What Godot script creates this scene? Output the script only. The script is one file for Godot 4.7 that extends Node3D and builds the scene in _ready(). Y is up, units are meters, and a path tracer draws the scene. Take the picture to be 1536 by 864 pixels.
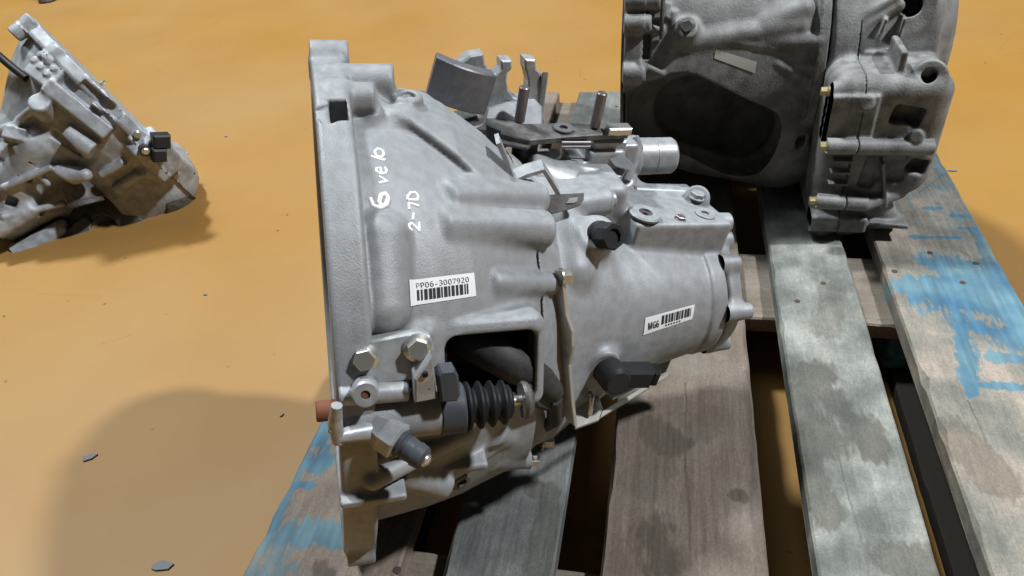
extends Node3D

var rng := RandomNumberGenerator.new()
var M := {}

func _ready() -> void:
	rng.seed = 7
	# ------------------------------------------------ camera
	var cam := Camera3D.new()
	cam.name = "camera"
	cam.transform = Transform3D(Basis(Vector3(0.979392, -0.080747, -0.185125), Vector3(-0.049779, 0.791818, -0.608725), Vector3(0.195738, 0.605396, 0.771481)), Vector3(0.36495, 0.71872, 1.42909))
	cam.fov = 43.087
	cam.near = 0.02
	cam.far = 60.0
	add_child(cam)
	# ------------------------------------------------ the dim hall around, its lamps and an added fill light
	var env := Environment.new()
	env.background_mode = Environment.BG_COLOR
	env.background_color = Color(0.03, 0.032, 0.035).linear_to_srgb()
	env.tonemap_mode = Environment.TONE_MAPPER_LINEAR
	env.tonemap_exposure = 1.0
	env.sdfgi_enabled = true
	env.ssao_enabled = true
	env.ssil_enabled = true
	var we := WorldEnvironment.new()
	we.name = "hall_light"
	we.environment = env
	add_child(we)
	lamp("lamp_left", Vector3(-2.75, 7.3, -1.8), 84.0, Color(0.97, 0.99, 1.0), 0.42)
	lamp("lamp_right", Vector3(5.45, 6.5, 0.40), 92.0, Color(0.97, 0.98, 1.0), 0.24)
	var fill_light := AreaLight3D.new()  # unseen soft area light, added as fill for dim faces
	fill_light.name = "added_fill_light"
	fill_light.transform = Transform3D(Basis(Vector3.RIGHT, -PI * 0.5), Vector3(-2.6, 6.3, -0.6))
	fill_light.area_size = Vector2(5.0, 3.0)
	fill_light.light_energy = 14.0
	fill_light.light_color = Color(0.95, 0.98, 1.0)
	fill_light.area_range = 30.0
	fill_light.area_attenuation = 2.0
	fill_light.shadow_enabled = true
	add_child(fill_light)

	make_materials()
	# ------------------------------------------------ castings are meshed side by side
	var jobs := [main_bell(), main_case(), main_end(), main_tower()]
	jobs.append_array(other_castings())
	var ids := []
	for j in jobs:
		ids.append(WorkerThreadPool.add_task(j.run))
	make_floor()
	make_pallet()
	for i in ids:
		WorkerThreadPool.wait_for_task_completion(i)
	main_gearbox(jobs)
	other_gearboxes(jobs)


func lamp(called: String, at: Vector3, energy: float, colour: Color, size: float) -> void:
	var l := OmniLight3D.new()
	l.name = called
	l.position = at
	l.light_energy = energy
	l.light_color = colour
	l.light_size = size
	l.omni_range = 30.0
	l.omni_attenuation = 2.0
	l.shadow_enabled = true
	add_child(l)


class Job:
	var c: Casting
	var from: Vector3
	var to: Vector3
	var cell: float
	func run() -> void:
		var t := Time.get_ticks_msec()
		c.make(from, to, cell)
		print("casting ", c.arrays[2].size() / 3, " triangles ", Time.get_ticks_msec() - t, " ms")


func job(c: Casting, from: Vector3, to: Vector3, cell: float) -> Job:
	var j := Job.new()
	j.c = c; j.from = from; j.to = to; j.cell = cell
	return j


# ---------------------------------------------------------------- naming

func thing(called: String, label: String, category: String, at := Transform3D(), group := "") -> Node3D:
	var o := Node3D.new()
	o.name = called
	o.transform = at
	o.set_meta("label", label)
	o.set_meta("category", category)
	if group:
		o.set_meta("group", group)
	add_child(o, true)
	return o


func part(parent: Node, called: String, mesh: Mesh, mat: Material, at := Transform3D(), label := "") -> MeshInstance3D:
	var o := MeshInstance3D.new()
	o.name = called
	o.mesh = mesh
	o.material_override = mat
	o.transform = at
	if label:
		o.set_meta("label", label)
	parent.add_child(o, true)
	return o


# ---------------------------------------------------------------- materials

func noise_tex(freq: float, seed_: int, lo: Color, hi: Color, size := 512, octaves := 5, normal := 0.0, mid := 0.5, type := FastNoiseLite.TYPE_SIMPLEX_SMOOTH) -> NoiseTexture2D:
	var n := FastNoiseLite.new()
	n.noise_type = type
	n.frequency = freq
	n.seed = seed_
	n.fractal_octaves = octaves
	n.fractal_gain = 0.55
	var t := NoiseTexture2D.new()
	t.width = size
	t.height = size
	t.seamless = true
	t.noise = n
	if normal > 0.0:
		t.as_normal_map = true
		t.bump_strength = normal
	else:
		var g := Gradient.new()
		g.set_color(0, lo.linear_to_srgb())
		g.set_color(1, hi.linear_to_srgb())
		g.set_offset(0, 0.26)
		g.set_offset(1, 0.74)
		g.add_point(mid, lo.lerp(hi, 0.5).linear_to_srgb())
		t.color_ramp = g
	return t


func grey(v: float, tint := Color(1, 1, 1)) -> Color:
	return Color(v * tint.r, v * tint.g, v * tint.b)


func metal(called: String, col: Color, rough: float, metallic: float, spread := 0.15, scale := 9.0, bump := 0.0, seed_ := 1) -> StandardMaterial3D:
	var m := StandardMaterial3D.new()
	m.resource_name = called
	m.roughness = rough
	m.metallic = metallic
	m.albedo_texture = noise_tex(0.012, seed_, col * (1.0 - spread), col * (1.0 + spread), 512, 6)
	m.uv1_triplanar = true
	m.uv1_scale = Vector3.ONE * scale
	if bump > 0.0:
		m.normal_enabled = true
		m.normal_texture = noise_tex(0.11, seed_ + 50, Color.BLACK, Color.WHITE, 512, 3, bump)
		m.normal_scale = 0.7
	m.roughness_texture = noise_tex(0.02, seed_ + 80, grey(0.78), grey(1.0), 512, 5)
	M[called] = m
	return m


func plain(called: String, col: Color, rough: float, metallic := 0.0) -> StandardMaterial3D:
	var m := StandardMaterial3D.new()
	m.resource_name = called
	m.albedo_color = col.linear_to_srgb()
	m.roughness = rough
	m.metallic = metallic
	if metallic == 0.0:
		m.metallic_specular = 0.3
	M[called] = m
	return m


func make_materials() -> void:
	var cool := Color(0.95, 1.0, 1.03)
	metal("cast_aluminium", grey(0.220, cool), 0.60, 0.12, 0.13, 11.0, 1.4, 3)
	metal("case_aluminium", grey(0.248, cool), 0.57, 0.14, 0.13, 12.0, 1.4, 4)
	metal("bright_aluminium", grey(0.29, cool), 0.45, 0.25, 0.16, 14.0, 0.7, 5)
	metal("grimy_aluminium", Color(0.165, 0.168, 0.163), 0.65, 0.1, 0.32, 5.0, 1.2, 6)
	metal("dull_aluminium", Color(0.27, 0.288, 0.302), 0.55, 0.12, 0.25, 6.0, 1.2, 7)
	metal("grey_iron", Color(0.12, 0.123, 0.132), 0.5, 0.3, 0.12, 14.0, 1.0, 8)
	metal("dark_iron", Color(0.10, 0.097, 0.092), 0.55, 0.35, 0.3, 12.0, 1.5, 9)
	metal("fork_iron", Color(0.032, 0.031, 0.030), 0.62, 0.0, 0.3, 12.0, 1.5, 10)
	M.fork_iron.metallic_specular = 0.35
	plain("zinc", Color(0.50, 0.50, 0.46), 0.3, 0.8)
	plain("pin_steel", Color(0.17, 0.15, 0.155), 0.35, 0.6)
	plain("brass", Color(0.42, 0.36, 0.20), 0.4, 0.7)
	plain("strap_steel", Color(0.42, 0.41, 0.37), 0.4, 0.55)
	plain("rubber", Color(0.011, 0.012, 0.013), 0.5)
	plain("black_plastic", Color(0.022, 0.023, 0.025), 0.42)
	plain("grey_plastic", Color(0.045, 0.05, 0.058), 0.4)
	plain("rust", Color(0.14, 0.055, 0.032), 0.8)
	plain("nail", Color(0.055, 0.034, 0.028), 0.8, 0.2)
	plain("dark_hole", Color(0.01, 0.01, 0.01), 0.9)
	plain("white_ink", Color(0.75, 0.76, 0.76), 0.8)
	plain("label_paper", Color(0.66, 0.68, 0.68), 0.55)
	plain("ink", Color(0.03, 0.03, 0.035), 0.7)
	plain("blue_chalk", Color(0.25, 0.5, 0.6), 0.9)


# ---------------------------------------------------------------- floor and pallet

func make_floor() -> void:
	var m := StandardMaterial3D.new()
	m.resource_name = "floor_paint"
	m.albedo_texture = noise_tex(0.004, 21, Color(0.262, 0.165, 0.078), Color(0.278, 0.178, 0.088), 1024, 7)
	m.uv1_triplanar = true
	m.uv1_world_triplanar = true
	m.uv1_scale = Vector3.ONE * 0.45
	m.roughness = 0.66
	m.metallic_specular = 0.35
	m.roughness_texture = noise_tex(0.006, 22, grey(0.8), grey(1.0), 512, 5)
	m.normal_enabled = true
	m.normal_texture = noise_tex(0.01, 23, Color.BLACK, Color.WHITE, 512, 5, 1.0)
	m.normal_scale = 0.03
	m.detail_enabled = true
	m.detail_blend_mode = BaseMaterial3D.BLEND_MODE_MUL
	m.detail_uv_layer = BaseMaterial3D.DETAIL_UV_1
	m.detail_albedo = grit_texture()
	m.vertex_color_use_as_albedo = true
	var f := MeshInstance3D.new()
	f.name = "floor"
	f.mesh = floor_sheet()
	f.material_override = m
	f.set_meta("kind", "structure")
	f.set_meta("label", "smooth ochre yellow painted concrete floor")
	add_child(f, true)
	# bits of grey grit and flaked paint lying about
	var bits := [[Vector3(-0.3636, 0.0010, 0.9238), 0.018, 0.5, "small grey flake lying in the soft shadow left of the pallet"], [Vector3(-0.1719, 0.0010, 1.0569), 0.020, 0.3, "greyish flake at the bottom edge, left of the pallet"], [Vector3(-0.3879, 0.0010, 0.5757), 0.008, 0.2, "tiny grey flake near the light gearbox shadow"], [Vector3(-0.1302, 0.0010, 0.8213), 0.006, 1.2, "tiny dark crumb close to the pallet's left edge"], [Vector3(-0.6693, 0.0010, -0.0173), 0.006, 0.1, "lone dark speck on the floor right of the light gearbox"], [Vector3(0.8911, 0.0010, 0.0924), 0.012, 0.0, "pale grey flake on the floor beside the pallet's right edge"]]
	for b in bits:
		var pts := []
		for i in 7:
			var a := TAU * (i + rng.randf_range(-0.3, 0.3)) / 7.0
			var r: float = b[1] * rng.randf_range(0.25, 0.75)
			pts.append(b[0] + Vector3(cos(a) * r * 1.2, 0.0012, sin(a) * r * 0.55).rotated(Vector3.UP, b[2]))
		var centre: Vector3 = b[0]
		for i in 7:
			pts[i] = centre + (pts[i] - centre)
		var o := MeshInstance3D.new()
		o.name = "paint_flake"
		o.position = centre
		var local := []
		for q in pts:
			local.append(q - centre)
		o.mesh = Shape.new().slab(local, Vector3.UP, 0.0016, 0.0004).mesh()
		o.material_override = plain("flake_grey", Color(0.16, 0.16, 0.17), 0.7)
		o.set_meta("label", b[3])
		o.set_meta("category", "paint flake")
		o.set_meta("group", "flakes and crumbs on the floor")
		add_child(o, true)
	# dark rubber foot of something that stands just beyond the upper edge
	var ft := thing("rubber_foot", "dark rubber foot cut off by the top edge of the picture, upper left", "rubber foot", Transform3D(Basis(), Vector3(-2.1155, 0.0000, -1.2132)))
	part(ft, "pad", Shape.new().lathe(Vector3.ZERO, Vector3.UP, [Vector2(0, 0), Vector2(0.030, 0), Vector2(0.034, 0.006), Vector2(0.030, 0.020), Vector2(0.022, 0.024), Vector2(0, 0.024)], 28).mesh(), M.dark_iron)
	part(ft, "stem", Shape.new().rod(Vector3(0, 0.02, 0), Vector3(0.01, 0.12, -0.02), 0.014, 0.002).mesh(), M.dark_iron)


# one sheet, finer near the pallet; orange turns paler in noisy spots and one round patch left of it
func floor_sheet() -> ArrayMesh:
	var xs := PackedFloat32Array([-30.0, -12.0, -6.0, -4.0])
	for i in 101:
		xs.append(-3.0 + i * 0.06)
	xs.append_array(PackedFloat32Array([4.0, 6.0, 12.0, 30.0]))
	var n := FastNoiseLite.new()
	n.seed = 5
	n.frequency = 0.9
	n.fractal_octaves = 4
	var c := xs.size()
	var v := PackedVector3Array()
	var nn := PackedVector3Array()
	var col := PackedColorArray()
	var idx := PackedInt32Array()
	for j in c:
		for i in c:
			var p := Vector3(xs[i], 0, xs[j])
			v.append(p)
			nn.append(Vector3.UP)
			var d := 0.20 + 0.45 * n.get_noise_2d(p.x * 1.3, p.z * 1.3) + 0.62 * exp(-Vector2(p.x + 0.45, p.z - 1.15).length_squared() / 0.55)
			col.append(Color(1.0, 0.82, 0.31).lerp(Color(0.98, 0.965, 0.90), clampf(d, 0.0, 1.0)))
	for j in c - 1:
		for i in c - 1:
			var a := j * c + i
			idx.append_array(PackedInt32Array([a, a + 1, a + c, a + 1, a + c + 1, a + c]))
	var arr := []
	arr.resize(Mesh.ARRAY_MAX)
	arr[Mesh.ARRAY_VERTEX] = v
	arr[Mesh.ARRAY_NORMAL] = nn
	arr[Mesh.ARRAY_COLOR] = col
	arr[Mesh.ARRAY_INDEX] = idx
	var m := ArrayMesh.new()
	m.add_surface_from_arrays(Mesh.PRIMITIVE_TRIANGLES, arr)
	return m


# white with sparse dark specks, hair scratches and scuffs
func grit_texture() -> ImageTexture:
	var r := RandomNumberGenerator.new()
	r.seed = 31
	var s := 1024
	var im := Image.create(s, s, true, Image.FORMAT_RGBA8)
	im.fill(Color(1, 1, 1, 1))
	for i in 150:
		var v := r.randf_range(0.55, 0.9)
		im.fill_rect(Rect2i(r.randi_range(0, s - 4), r.randi_range(0, s - 4), r.randi_range(1, 2), r.randi_range(1, 2)), Color(v, v, v, 1))
	for i in 26:
		var p := Vector2(r.randf() * s, r.randf() * s)
		var a := r.randf() * TAU
		var v := r.randf_range(0.86, 0.97)
		for k in r.randi_range(10, 70):
			p += Vector2(cos(a), sin(a))
			a += r.randf_range(-0.04, 0.04)
			var q := Vector2i(posmod(int(p.x), s), posmod(int(p.y), s))
			im.set_pixel(q.x, q.y, Color(v, v, v, 1))
	im.generate_mipmaps()
	return ImageTexture.create_from_image(im)


const BOARDS := [0.0, 0.145, 0.1863, 0.2863, 0.3275, 0.4725, 0.5138, 0.6138, 0.655, 0.8]
const DECK := 0.118

# worn timber: long grain, blotches, stains, painted-in shadow and what is left of the blue paint, laid out over one board
func wood(x0: float, x1: float, z0: float, z1: float, tone: Color, tone2: Color, seed_: int, blue: Array, stains_and_shade: Array, cracks: Array) -> StandardMaterial3D:
	var dens := 900.0
	var wpx := int((x1 - x0) * dens)
	var hpx := int((z1 - z0) * dens)
	var n := FastNoiseLite.new()
	n.seed = seed_
	n.noise_type = FastNoiseLite.TYPE_SIMPLEX_SMOOTH
	n.fractal_octaves = 4
	n.frequency = 0.085
	var grain := n.get_image(wpx, maxi(hpx / 14, 8), false, false, false)
	grain.resize(wpx, hpx, Image.INTERPOLATE_CUBIC)
	n.frequency = 0.42
	n.seed = seed_ + 1
	var fine := n.get_image(wpx, maxi(hpx / 5, 8), false, false, false)
	fine.resize(wpx, hpx, Image.INTERPOLATE_BILINEAR)
	n.frequency = 0.012
	n.seed = seed_ + 2
	n.fractal_octaves = 5
	var blot := n.get_image(wpx, hpx, false, false, false)
	n.frequency = 0.16
	n.seed = seed_ + 3
	var chip := n.get_image(wpx, hpx / 3, false, false, false)
	chip.resize(wpx, hpx, Image.INTERPOLATE_BILINEAR)
	var hash := seed_ * 7919
	var gb := grain.get_data()
	var fb := fine.get_data()
	var bb := blot.get_data()
	var cb := chip.get_data()
	var bl := PackedFloat32Array()
	bl.resize(wpx * hpx)
	var st := PackedFloat32Array()
	st.resize(wpx * hpx)
	for pass_ in 2:
		for s in (blue if pass_ == 0 else stains_and_shade):
			var a := Vector2((s[0].x - x0) * dens, (s[0].z - z0) * dens)
			var b := Vector2((s[1].x - x0) * dens, (s[1].z - z0) * dens)
			var r0: float = s[2] * dens
			var r := r0 * 1.7
			var amount: float = s[3]
			for y in range(maxi(0, int(minf(a.y, b.y) - r)), mini(hpx, int(maxf(a.y, b.y) + r))):
				for x in range(maxi(0, int(minf(a.x, b.x) - r)), mini(wpx, int(maxf(a.x, b.x) + r))):
					var p := Vector2(x, y)
					var h := clampf((p - a).dot(b - a) / maxf((b - a).length_squared(), 0.01), 0.0, 1.0)
					var i := y * wpx + x
					var d := 1.0 - p.distance_to(a.lerp(b, h)) / r0 + (cb[i] / 255.0 - 0.5) * 0.9 + (bb[i] / 255.0 - 0.5) * 1.6 + (gb[i] / 255.0 - 0.5) * 0.5
					if d > 0.0:
						var v := minf(1.0, d * 2.4) * amount
						if pass_ == 0:
							bl[i] = maxf(bl[i], v)
						else:
							st[i] = maxf(st[i], v)
	for c in cracks:
		var p := Vector2((c[0].x - x0) * dens, (c[0].z - z0) * dens)
		var e := Vector2((c[1].x - x0) * dens, (c[1].z - z0) * dens)
		var steps := int(p.distance_to(e))
		for k in steps:
			var q := p.lerp(e, float(k) / steps)
			var xx := int(q.x + sin(k * 0.012 + seed_) * 3.0 + sin(k * 0.05) * 0.7)
			var yy := int(q.y)
			if xx > 1 and yy >= 0 and xx < wpx - 2 and yy < hpx:
				st[yy * wpx + xx] = 0.85 * (1.0 - float(k) / steps * 0.6)
				st[yy * wpx + xx + 1] = maxf(st[yy * wpx + xx + 1], 0.35)
	var out := PackedByteArray()
	out.resize(wpx * hpx * 3)
	var t1 := tone.linear_to_srgb()
	var t2 := tone2.linear_to_srgb()
	for i in wpx * hpx:
		var g := gb[i] / 255.0
		var m := clampf((bb[i] / 255.0 - 0.5) * 2.2 + 0.5, 0.0, 1.0)
		var k := 0.77 + 0.17 * g + 0.20 * (fb[i] / 255.0) + 0.24 * (m - 0.5)
		hash = (hash * 1103515245 + 12345) & 0x7fffffff
		k *= 0.91 + 0.18 * ((hash >> 8) & 255) / 255.0
		var s := st[i] * (0.7 + 0.3 * m)
		k *= 1.0 - 0.42 * s
		var cr := lerpf(t1.r, t2.r, m) * k
		var cg := lerpf(t1.g, t2.g, m) * k * (1.0 - 0.03 * s)
		var cbl := lerpf(t1.b, t2.b, m) * k * (1.0 - 0.08 * s)
		var b := bl[i]
		if b > 0.0:
			var w := clampf((b + 0.50 - (1.0 - cb[i] / 255.0) * 0.85 - (1.0 - g) * 0.45 - absf(m - 0.45) * 0.45) * 3.0, 0.0, 1.0) * minf(0.95, b * 0.9 + 0.1)
			var v := 0.72 + 0.42 * g + 0.1 * m
			cr = lerpf(cr, (0.19 + 0.12 * m) * v, w)
			cg = lerpf(cg, (0.37 + 0.07 * m) * v, w)
			cbl = lerpf(cbl, 0.48 * v, w)
		out[i * 3] = int(clampf(cr, 0.0, 1.0) * 255.0)
		out[i * 3 + 1] = int(clampf(cg, 0.0, 1.0) * 255.0)
		out[i * 3 + 2] = int(clampf(cbl, 0.0, 1.0) * 255.0)
	var im := Image.create_from_data(wpx, hpx, false, Image.FORMAT_RGB8, out)
	im.generate_mipmaps()
	var mat := StandardMaterial3D.new()
	mat.resource_name = "timber"
	mat.albedo_texture = ImageTexture.create_from_image(im)
	mat.texture_repeat = false
	mat.roughness = 0.78
	var bump := grain.duplicate()
	bump.blend_rect(fine, Rect2i(0, 0, 0, 0), Vector2i.ZERO)
	bump.convert(Image.FORMAT_RGBA8)
	bump.bump_map_to_normal_map(2.0)
	mat.normal_enabled = true
	mat.normal_texture = ImageTexture.create_from_image(bump)
	mat.normal_scale = 0.5
	return mat


# sawn board lying along z with softened, slightly chipped edges; local coordinates about its middle
func board(w_: float, h_: float, l_: float, seed_: int, rough := 0.0012) -> ArrayMesh:
	var n := FastNoiseLite.new()
	n.seed = seed_
	n.frequency = 16.0
	n.fractal_octaves = 4
	var s := Shape.new()
	var hw := w_ * 0.5
	var hh := h_ * 0.5
	var b := 0.0022
	var sec := [Vector2(-hw, -hh), Vector2(-hw, hh - b), Vector2(-hw + b, hh), Vector2(-hw * 0.4, hh), Vector2(hw * 0.4, hh), Vector2(hw - b, hh), Vector2(hw, hh - b), Vector2(hw, -hh)]
	var rows := 64
	var grid := []
	for j in rows + 1:
		var z := (float(j) / rows - 0.5) * l_
		var row := []
		for i in sec.size():
			var p: Vector2 = sec[i]
			var e := n.get_noise_3d(z * 2.0, signf(p.x) * 3.0, seed_)
			var e2 := maxf(0.0, n.get_noise_3d(z * 6.0, signf(p.x) * 5.0, 1.0) - 0.25) * 5.0
			var x := p.x + signf(p.x) * rough * e * 0.7
			var y := p.y
			if i == 1 or i == 6:
				y -= rough * e2 * 2.6
			if i == 2 or i == 5:
				x -= signf(p.x) * rough * e2 * 2.4
			if i > 1 and i < 6:
				y += rough * 0.4 * n.get_noise_3d(z * 0.7, p.x * 4.0, 8.0)
			row.append(Vector3(x, y, z))
		grid.append(row)
	for j in rows:
		for i in sec.size() - 1:
			var c := [grid[j][i], grid[j][i + 1], grid[j + 1][i + 1], grid[j + 1][i]]
			var o := Vector3((sec[i].x + sec[i + 1].x), 0.02 if i > 0 and i < sec.size() - 2 else 0.0, 0)
			if i > 1 and i < 5:
				o = Vector3.UP
			var g: Vector3 = (c[1] - c[0]).cross(c[3] - c[0]).normalized()
			if g.dot(o) < 0.0:
				g = -g
			var t := []
			for p in c:
				var u: float = (p.x + hw) / w_
				if i == 0:
					u = 0.004 + (hh - p.y) / w_ * 0.5
				elif i == sec.size() - 2:
					u = 0.996 - (hh - p.y) / w_ * 0.5
				t.append(Vector2(clampf(u, 0.004, 0.996), p.z / l_ + 0.5))
			s.tri(c[0], c[1], c[2], g, g, g, t[0], t[1], t[2])
			s.tri(c[0], c[2], c[3], g, g, g, t[0], t[2], t[3])
	for e in [0, rows]:
		var nz := Vector3(0, 0, -1.0 if e == 0 else 1.0)
		var r: Array = grid[e]
		for i in range(1, r.size() - 1):
			s.tri(r[0], r[i], r[i + 1], nz, nz, nz, Vector2(0.1, 0.99 if e else 0.01), Vector2(0.5, 0.98 if e else 0.02), Vector2(0.9, 0.99 if e else 0.01))
	s.flat(grid[0][0], grid[0][-1], grid[-1][-1], grid[-1][0], Vector3.DOWN)
	return s.mesh()


func make_pallet() -> void:
	var p := thing("wooden_pallet", "weathered four-way wooden pallet with worn blue paint on its outer boards", "pallet", Transform3D(Basis(), Vector3(0.4, 0, 0.6)))
	var tones := [[Color(0.210, 0.160, 0.118), Color(0.165, 0.135, 0.106)], [Color(0.098, 0.106, 0.100), Color(0.128, 0.134, 0.124)], [Color(0.160, 0.124, 0.090), Color(0.118, 0.100, 0.080)], [Color(0.128, 0.140, 0.122), Color(0.205, 0.212, 0.186)], [Color(0.185, 0.184, 0.152), Color(0.235, 0.196, 0.158)]]
	var blue := [[], [], [], [], []]
	blue[0] = [[Vector3(0.0065, 0.1180, 0.9322), Vector3(0.0192, 0.1180, 0.9779), 0.022, 1.0], [Vector3(-0.0058, 0.1180, 0.9336), Vector3(-0.0003, 0.1180, 0.9997), 0.010, 0.9], [Vector3(0.0024, 0.1180, 1.0122), Vector3(0.0236, 0.1180, 1.0096), 0.007, 1.0], [Vector3(-0.0036, 0.1180, 1.0155), Vector3(0.0066, 0.1180, 1.0622), 0.012, 0.85], [Vector3(0.0200, 0.1180, 1.0680), Vector3(0.0791, 0.1180, 1.0646), 0.020, 0.8], [Vector3(-0.0087, 0.1180, 0.9812), Vector3(0.0067, 0.1180, 1.0698), 0.022, 0.6], [Vector3(0.0167, 0.1180, 1.0685), Vector3(0.0146, 0.1180, 1.1142), 0.030, 0.55], [Vector3(0.0166, 0.1180, 1.0974), Vector3(0.0493, 0.1180, 1.1094), 0.020, 0.5], [Vector3(-0.0157, 0.1180, 0.8490), Vector3(0.0001, 0.1180, 0.9475), 0.02, 0.9]]
	blue[4] = [[Vector3(0.7922, 0.1180, 0.2572), Vector3(0.7915, 0.1180, 0.3236), 0.030, 0.5], [Vector3(0.7532, 0.1180, 0.3625), Vector3(0.7851, 0.1180, 0.3570), 0.020, 0.45], [Vector3(0.7433, 0.1180, 0.4250), Vector3(0.7595, 0.1180, 0.4241), 0.006, 0.9], [Vector3(0.7723, 0.1180, 0.4435), Vector3(0.7924, 0.1180, 0.4459), 0.008, 1.0], [Vector3(0.7083, 0.1180, 0.5027), Vector3(0.7660, 0.1180, 0.5006), 0.007, 0.9], [Vector3(0.7740, 0.1180, 0.4766), Vector3(0.7894, 0.1180, 0.4757), 0.006, 0.9], [Vector3(0.7914, 0.1180, 0.4806), Vector3(0.7997, 0.1180, 0.6094), 0.020, 0.75], [Vector3(0.7075, 0.1180, 0.5617), Vector3(0.7590, 0.1180, 0.5639), 0.014, 0.9], [Vector3(0.7081, 0.1180, 0.6099), Vector3(0.7886, 0.1180, 0.5964), 0.030, 0.85], [Vector3(0.7030, 0.1180, 0.6471), Vector3(0.7924, 0.1180, 0.6561), 0.030, 1.0], [Vector3(0.7236, 0.1180, 0.6686), Vector3(0.6980, 0.1180, 0.8054), 0.012, 0.95], [Vector3(0.6992, 0.1180, 0.6313), Vector3(0.8033, 0.1180, 0.6333), 0.045, 0.95], [Vector3(0.7202, 0.1180, 0.6814), Vector3(0.7920, 0.1180, 0.7218), 0.030, 0.85], [Vector3(0.7666, 0.1180, 0.6456), Vector3(0.8039, 0.1180, 0.6859), 0.05, 0.9], [Vector3(0.7894, 0.1180, 0.5676), Vector3(0.7949, 0.1180, 0.6366), 0.03, 0.85], [Vector3(0.7332, 0.1180, 0.5718), Vector3(0.7802, 0.1180, 0.6246), 0.040, 0.8], [Vector3(0.7532, 0.1180, 0.4019), Vector3(0.7749, 0.1180, 0.4731), 0.05, 0.35], [Vector3(0.7372, 0.1180, 0.6981), Vector3(0.7999, 0.1180, 0.6981), 0.022, 0.95], [Vector3(0.7033, 0.1180, 0.7908), Vector3(0.7693, 0.1180, 0.7898), 0.006, 1.0], [Vector3(0.7379, 0.1180, 0.7439), Vector3(0.7844, 0.1180, 0.7447), 0.010, 0.8]]
	var stains_and_shade := [[], [], [], [], []]
	stains_and_shade[0] = [[Vector3(0.0700, 0.1180, 1.0956), Vector3(0.0763, 0.1180, 1.1043), 0.012, 1.0], [Vector3(0.0374, 0.1180, 1.0349), Vector3(0.0448, 0.1180, 1.0177), 0.02, 0.25]]
	stains_and_shade[1] = [[Vector3(0.2536, 0.1180, 0.9872), Vector3(0.2638, 0.1180, 0.9883), 0.010, 0.6], [Vector3(0.2761, 0.1180, 1.0041), Vector3(0.2762, 0.1180, 1.0686), 0.022, 0.45]]
	stains_and_shade[2] = [[Vector3(0.3642, 0.1180, 0.8910), Vector3(0.3820, 0.1180, 0.9119), 0.022, 0.65], [Vector3(0.3571, 0.1180, 0.9620), Vector3(0.3725, 0.1180, 0.9350), 0.025, 0.3], [Vector3(0.3696, 0.1180, 1.0320), Vector3(0.3761, 0.1180, 1.0482), 0.030, 0.75], [Vector3(0.3433, 0.1180, 1.0459), Vector3(0.3478, 0.1180, 1.0679), 0.012, 0.35], [Vector3(0.4268, 0.1180, 0.8647), Vector3(0.4161, 0.1180, 0.8850), 0.02, 0.3], [Vector3(0.4724, 0.1180, 0.7983), Vector3(0.4659, 0.1180, 1.0489), 0.008, 0.4], [Vector3(0.4462, 0.1180, 0.9683), Vector3(0.4535, 0.1180, 0.9697), 0.007, 0.7]]
	stains_and_shade[3] = [[Vector3(0.5166, 0.1180, 0.7882), Vector3(0.5448, 0.1180, 0.7907), 0.024, 0.8], [Vector3(0.5163, 0.1180, 0.8251), Vector3(0.5320, 0.1180, 0.8897), 0.036, 0.8], [Vector3(0.5566, 0.1180, 0.8307), Vector3(0.5855, 0.1180, 0.8922), 0.022, 0.8], [Vector3(0.5177, 0.1180, 0.8733), Vector3(0.5192, 0.1180, 0.9418), 0.026, 0.75], [Vector3(0.5264, 0.1180, 0.9566), Vector3(0.5293, 0.1180, 0.9788), 0.018, 0.7], [Vector3(0.5734, 0.1180, 1.0179), Vector3(0.5934, 0.1180, 1.0249), 0.024, 0.7], [Vector3(0.5669, 0.1180, 0.7078), Vector3(0.5862, 0.1180, 0.6268), 0.02, 0.45]]  # leading strokes paint the shadow the clean gearbox casts on this board
	stains_and_shade[4] = [[Vector3(0.6682, 0.1180, 0.8560), Vector3(0.6861, 0.1180, 0.9210), 0.022, 0.5], [Vector3(0.7090, 0.1180, 0.4596), Vector3(0.7174, 0.1180, 0.4412), 0.016, 0.4], [Vector3(0.6783, 0.1180, 0.5452), Vector3(0.6600, 0.1180, 0.6346), 0.018, 0.25]]
	var cracks := [[], [], [], [], []]
	cracks[2] = [[Vector3(0.4023, 0.1180, 0.8217), Vector3(0.4059, 0.1180, 1.0374)]]
	cracks[3] = [[Vector3(0.5532, 0.1180, 0.8311), Vector3(0.5533, 0.1180, 1.0393)]]
	cracks[4] = [[Vector3(0.7595, 0.1180, 0.5317), Vector3(0.8002, 0.1180, 0.5955)], [Vector3(0.6946, 0.1180, 0.8156), Vector3(0.6942, 0.1180, 0.9501)], [Vector3(0.7439, 0.1180, 0.3829), Vector3(0.7975, 0.1180, 0.3149)]]
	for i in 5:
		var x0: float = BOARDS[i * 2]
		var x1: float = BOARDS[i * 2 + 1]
		var mat := wood(x0, x1, 0.0, 1.2, tones[i][0], tones[i][1], 40 + i * 7, blue[i], stains_and_shade[i], cracks[i])
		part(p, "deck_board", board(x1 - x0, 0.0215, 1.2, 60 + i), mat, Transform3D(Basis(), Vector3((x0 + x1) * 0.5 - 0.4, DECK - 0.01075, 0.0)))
	var cm := wood(0, 0.145, 0, 0.8, Color(0.16, 0.13, 0.095), Color(0.13, 0.11, 0.088), 91, [], [], [])
	var bm := metal("faded_blue_wood", Color(0.035, 0.12, 0.19), 0.75, 0.0, 0.5, 5.0, 1.0, 33)
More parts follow.
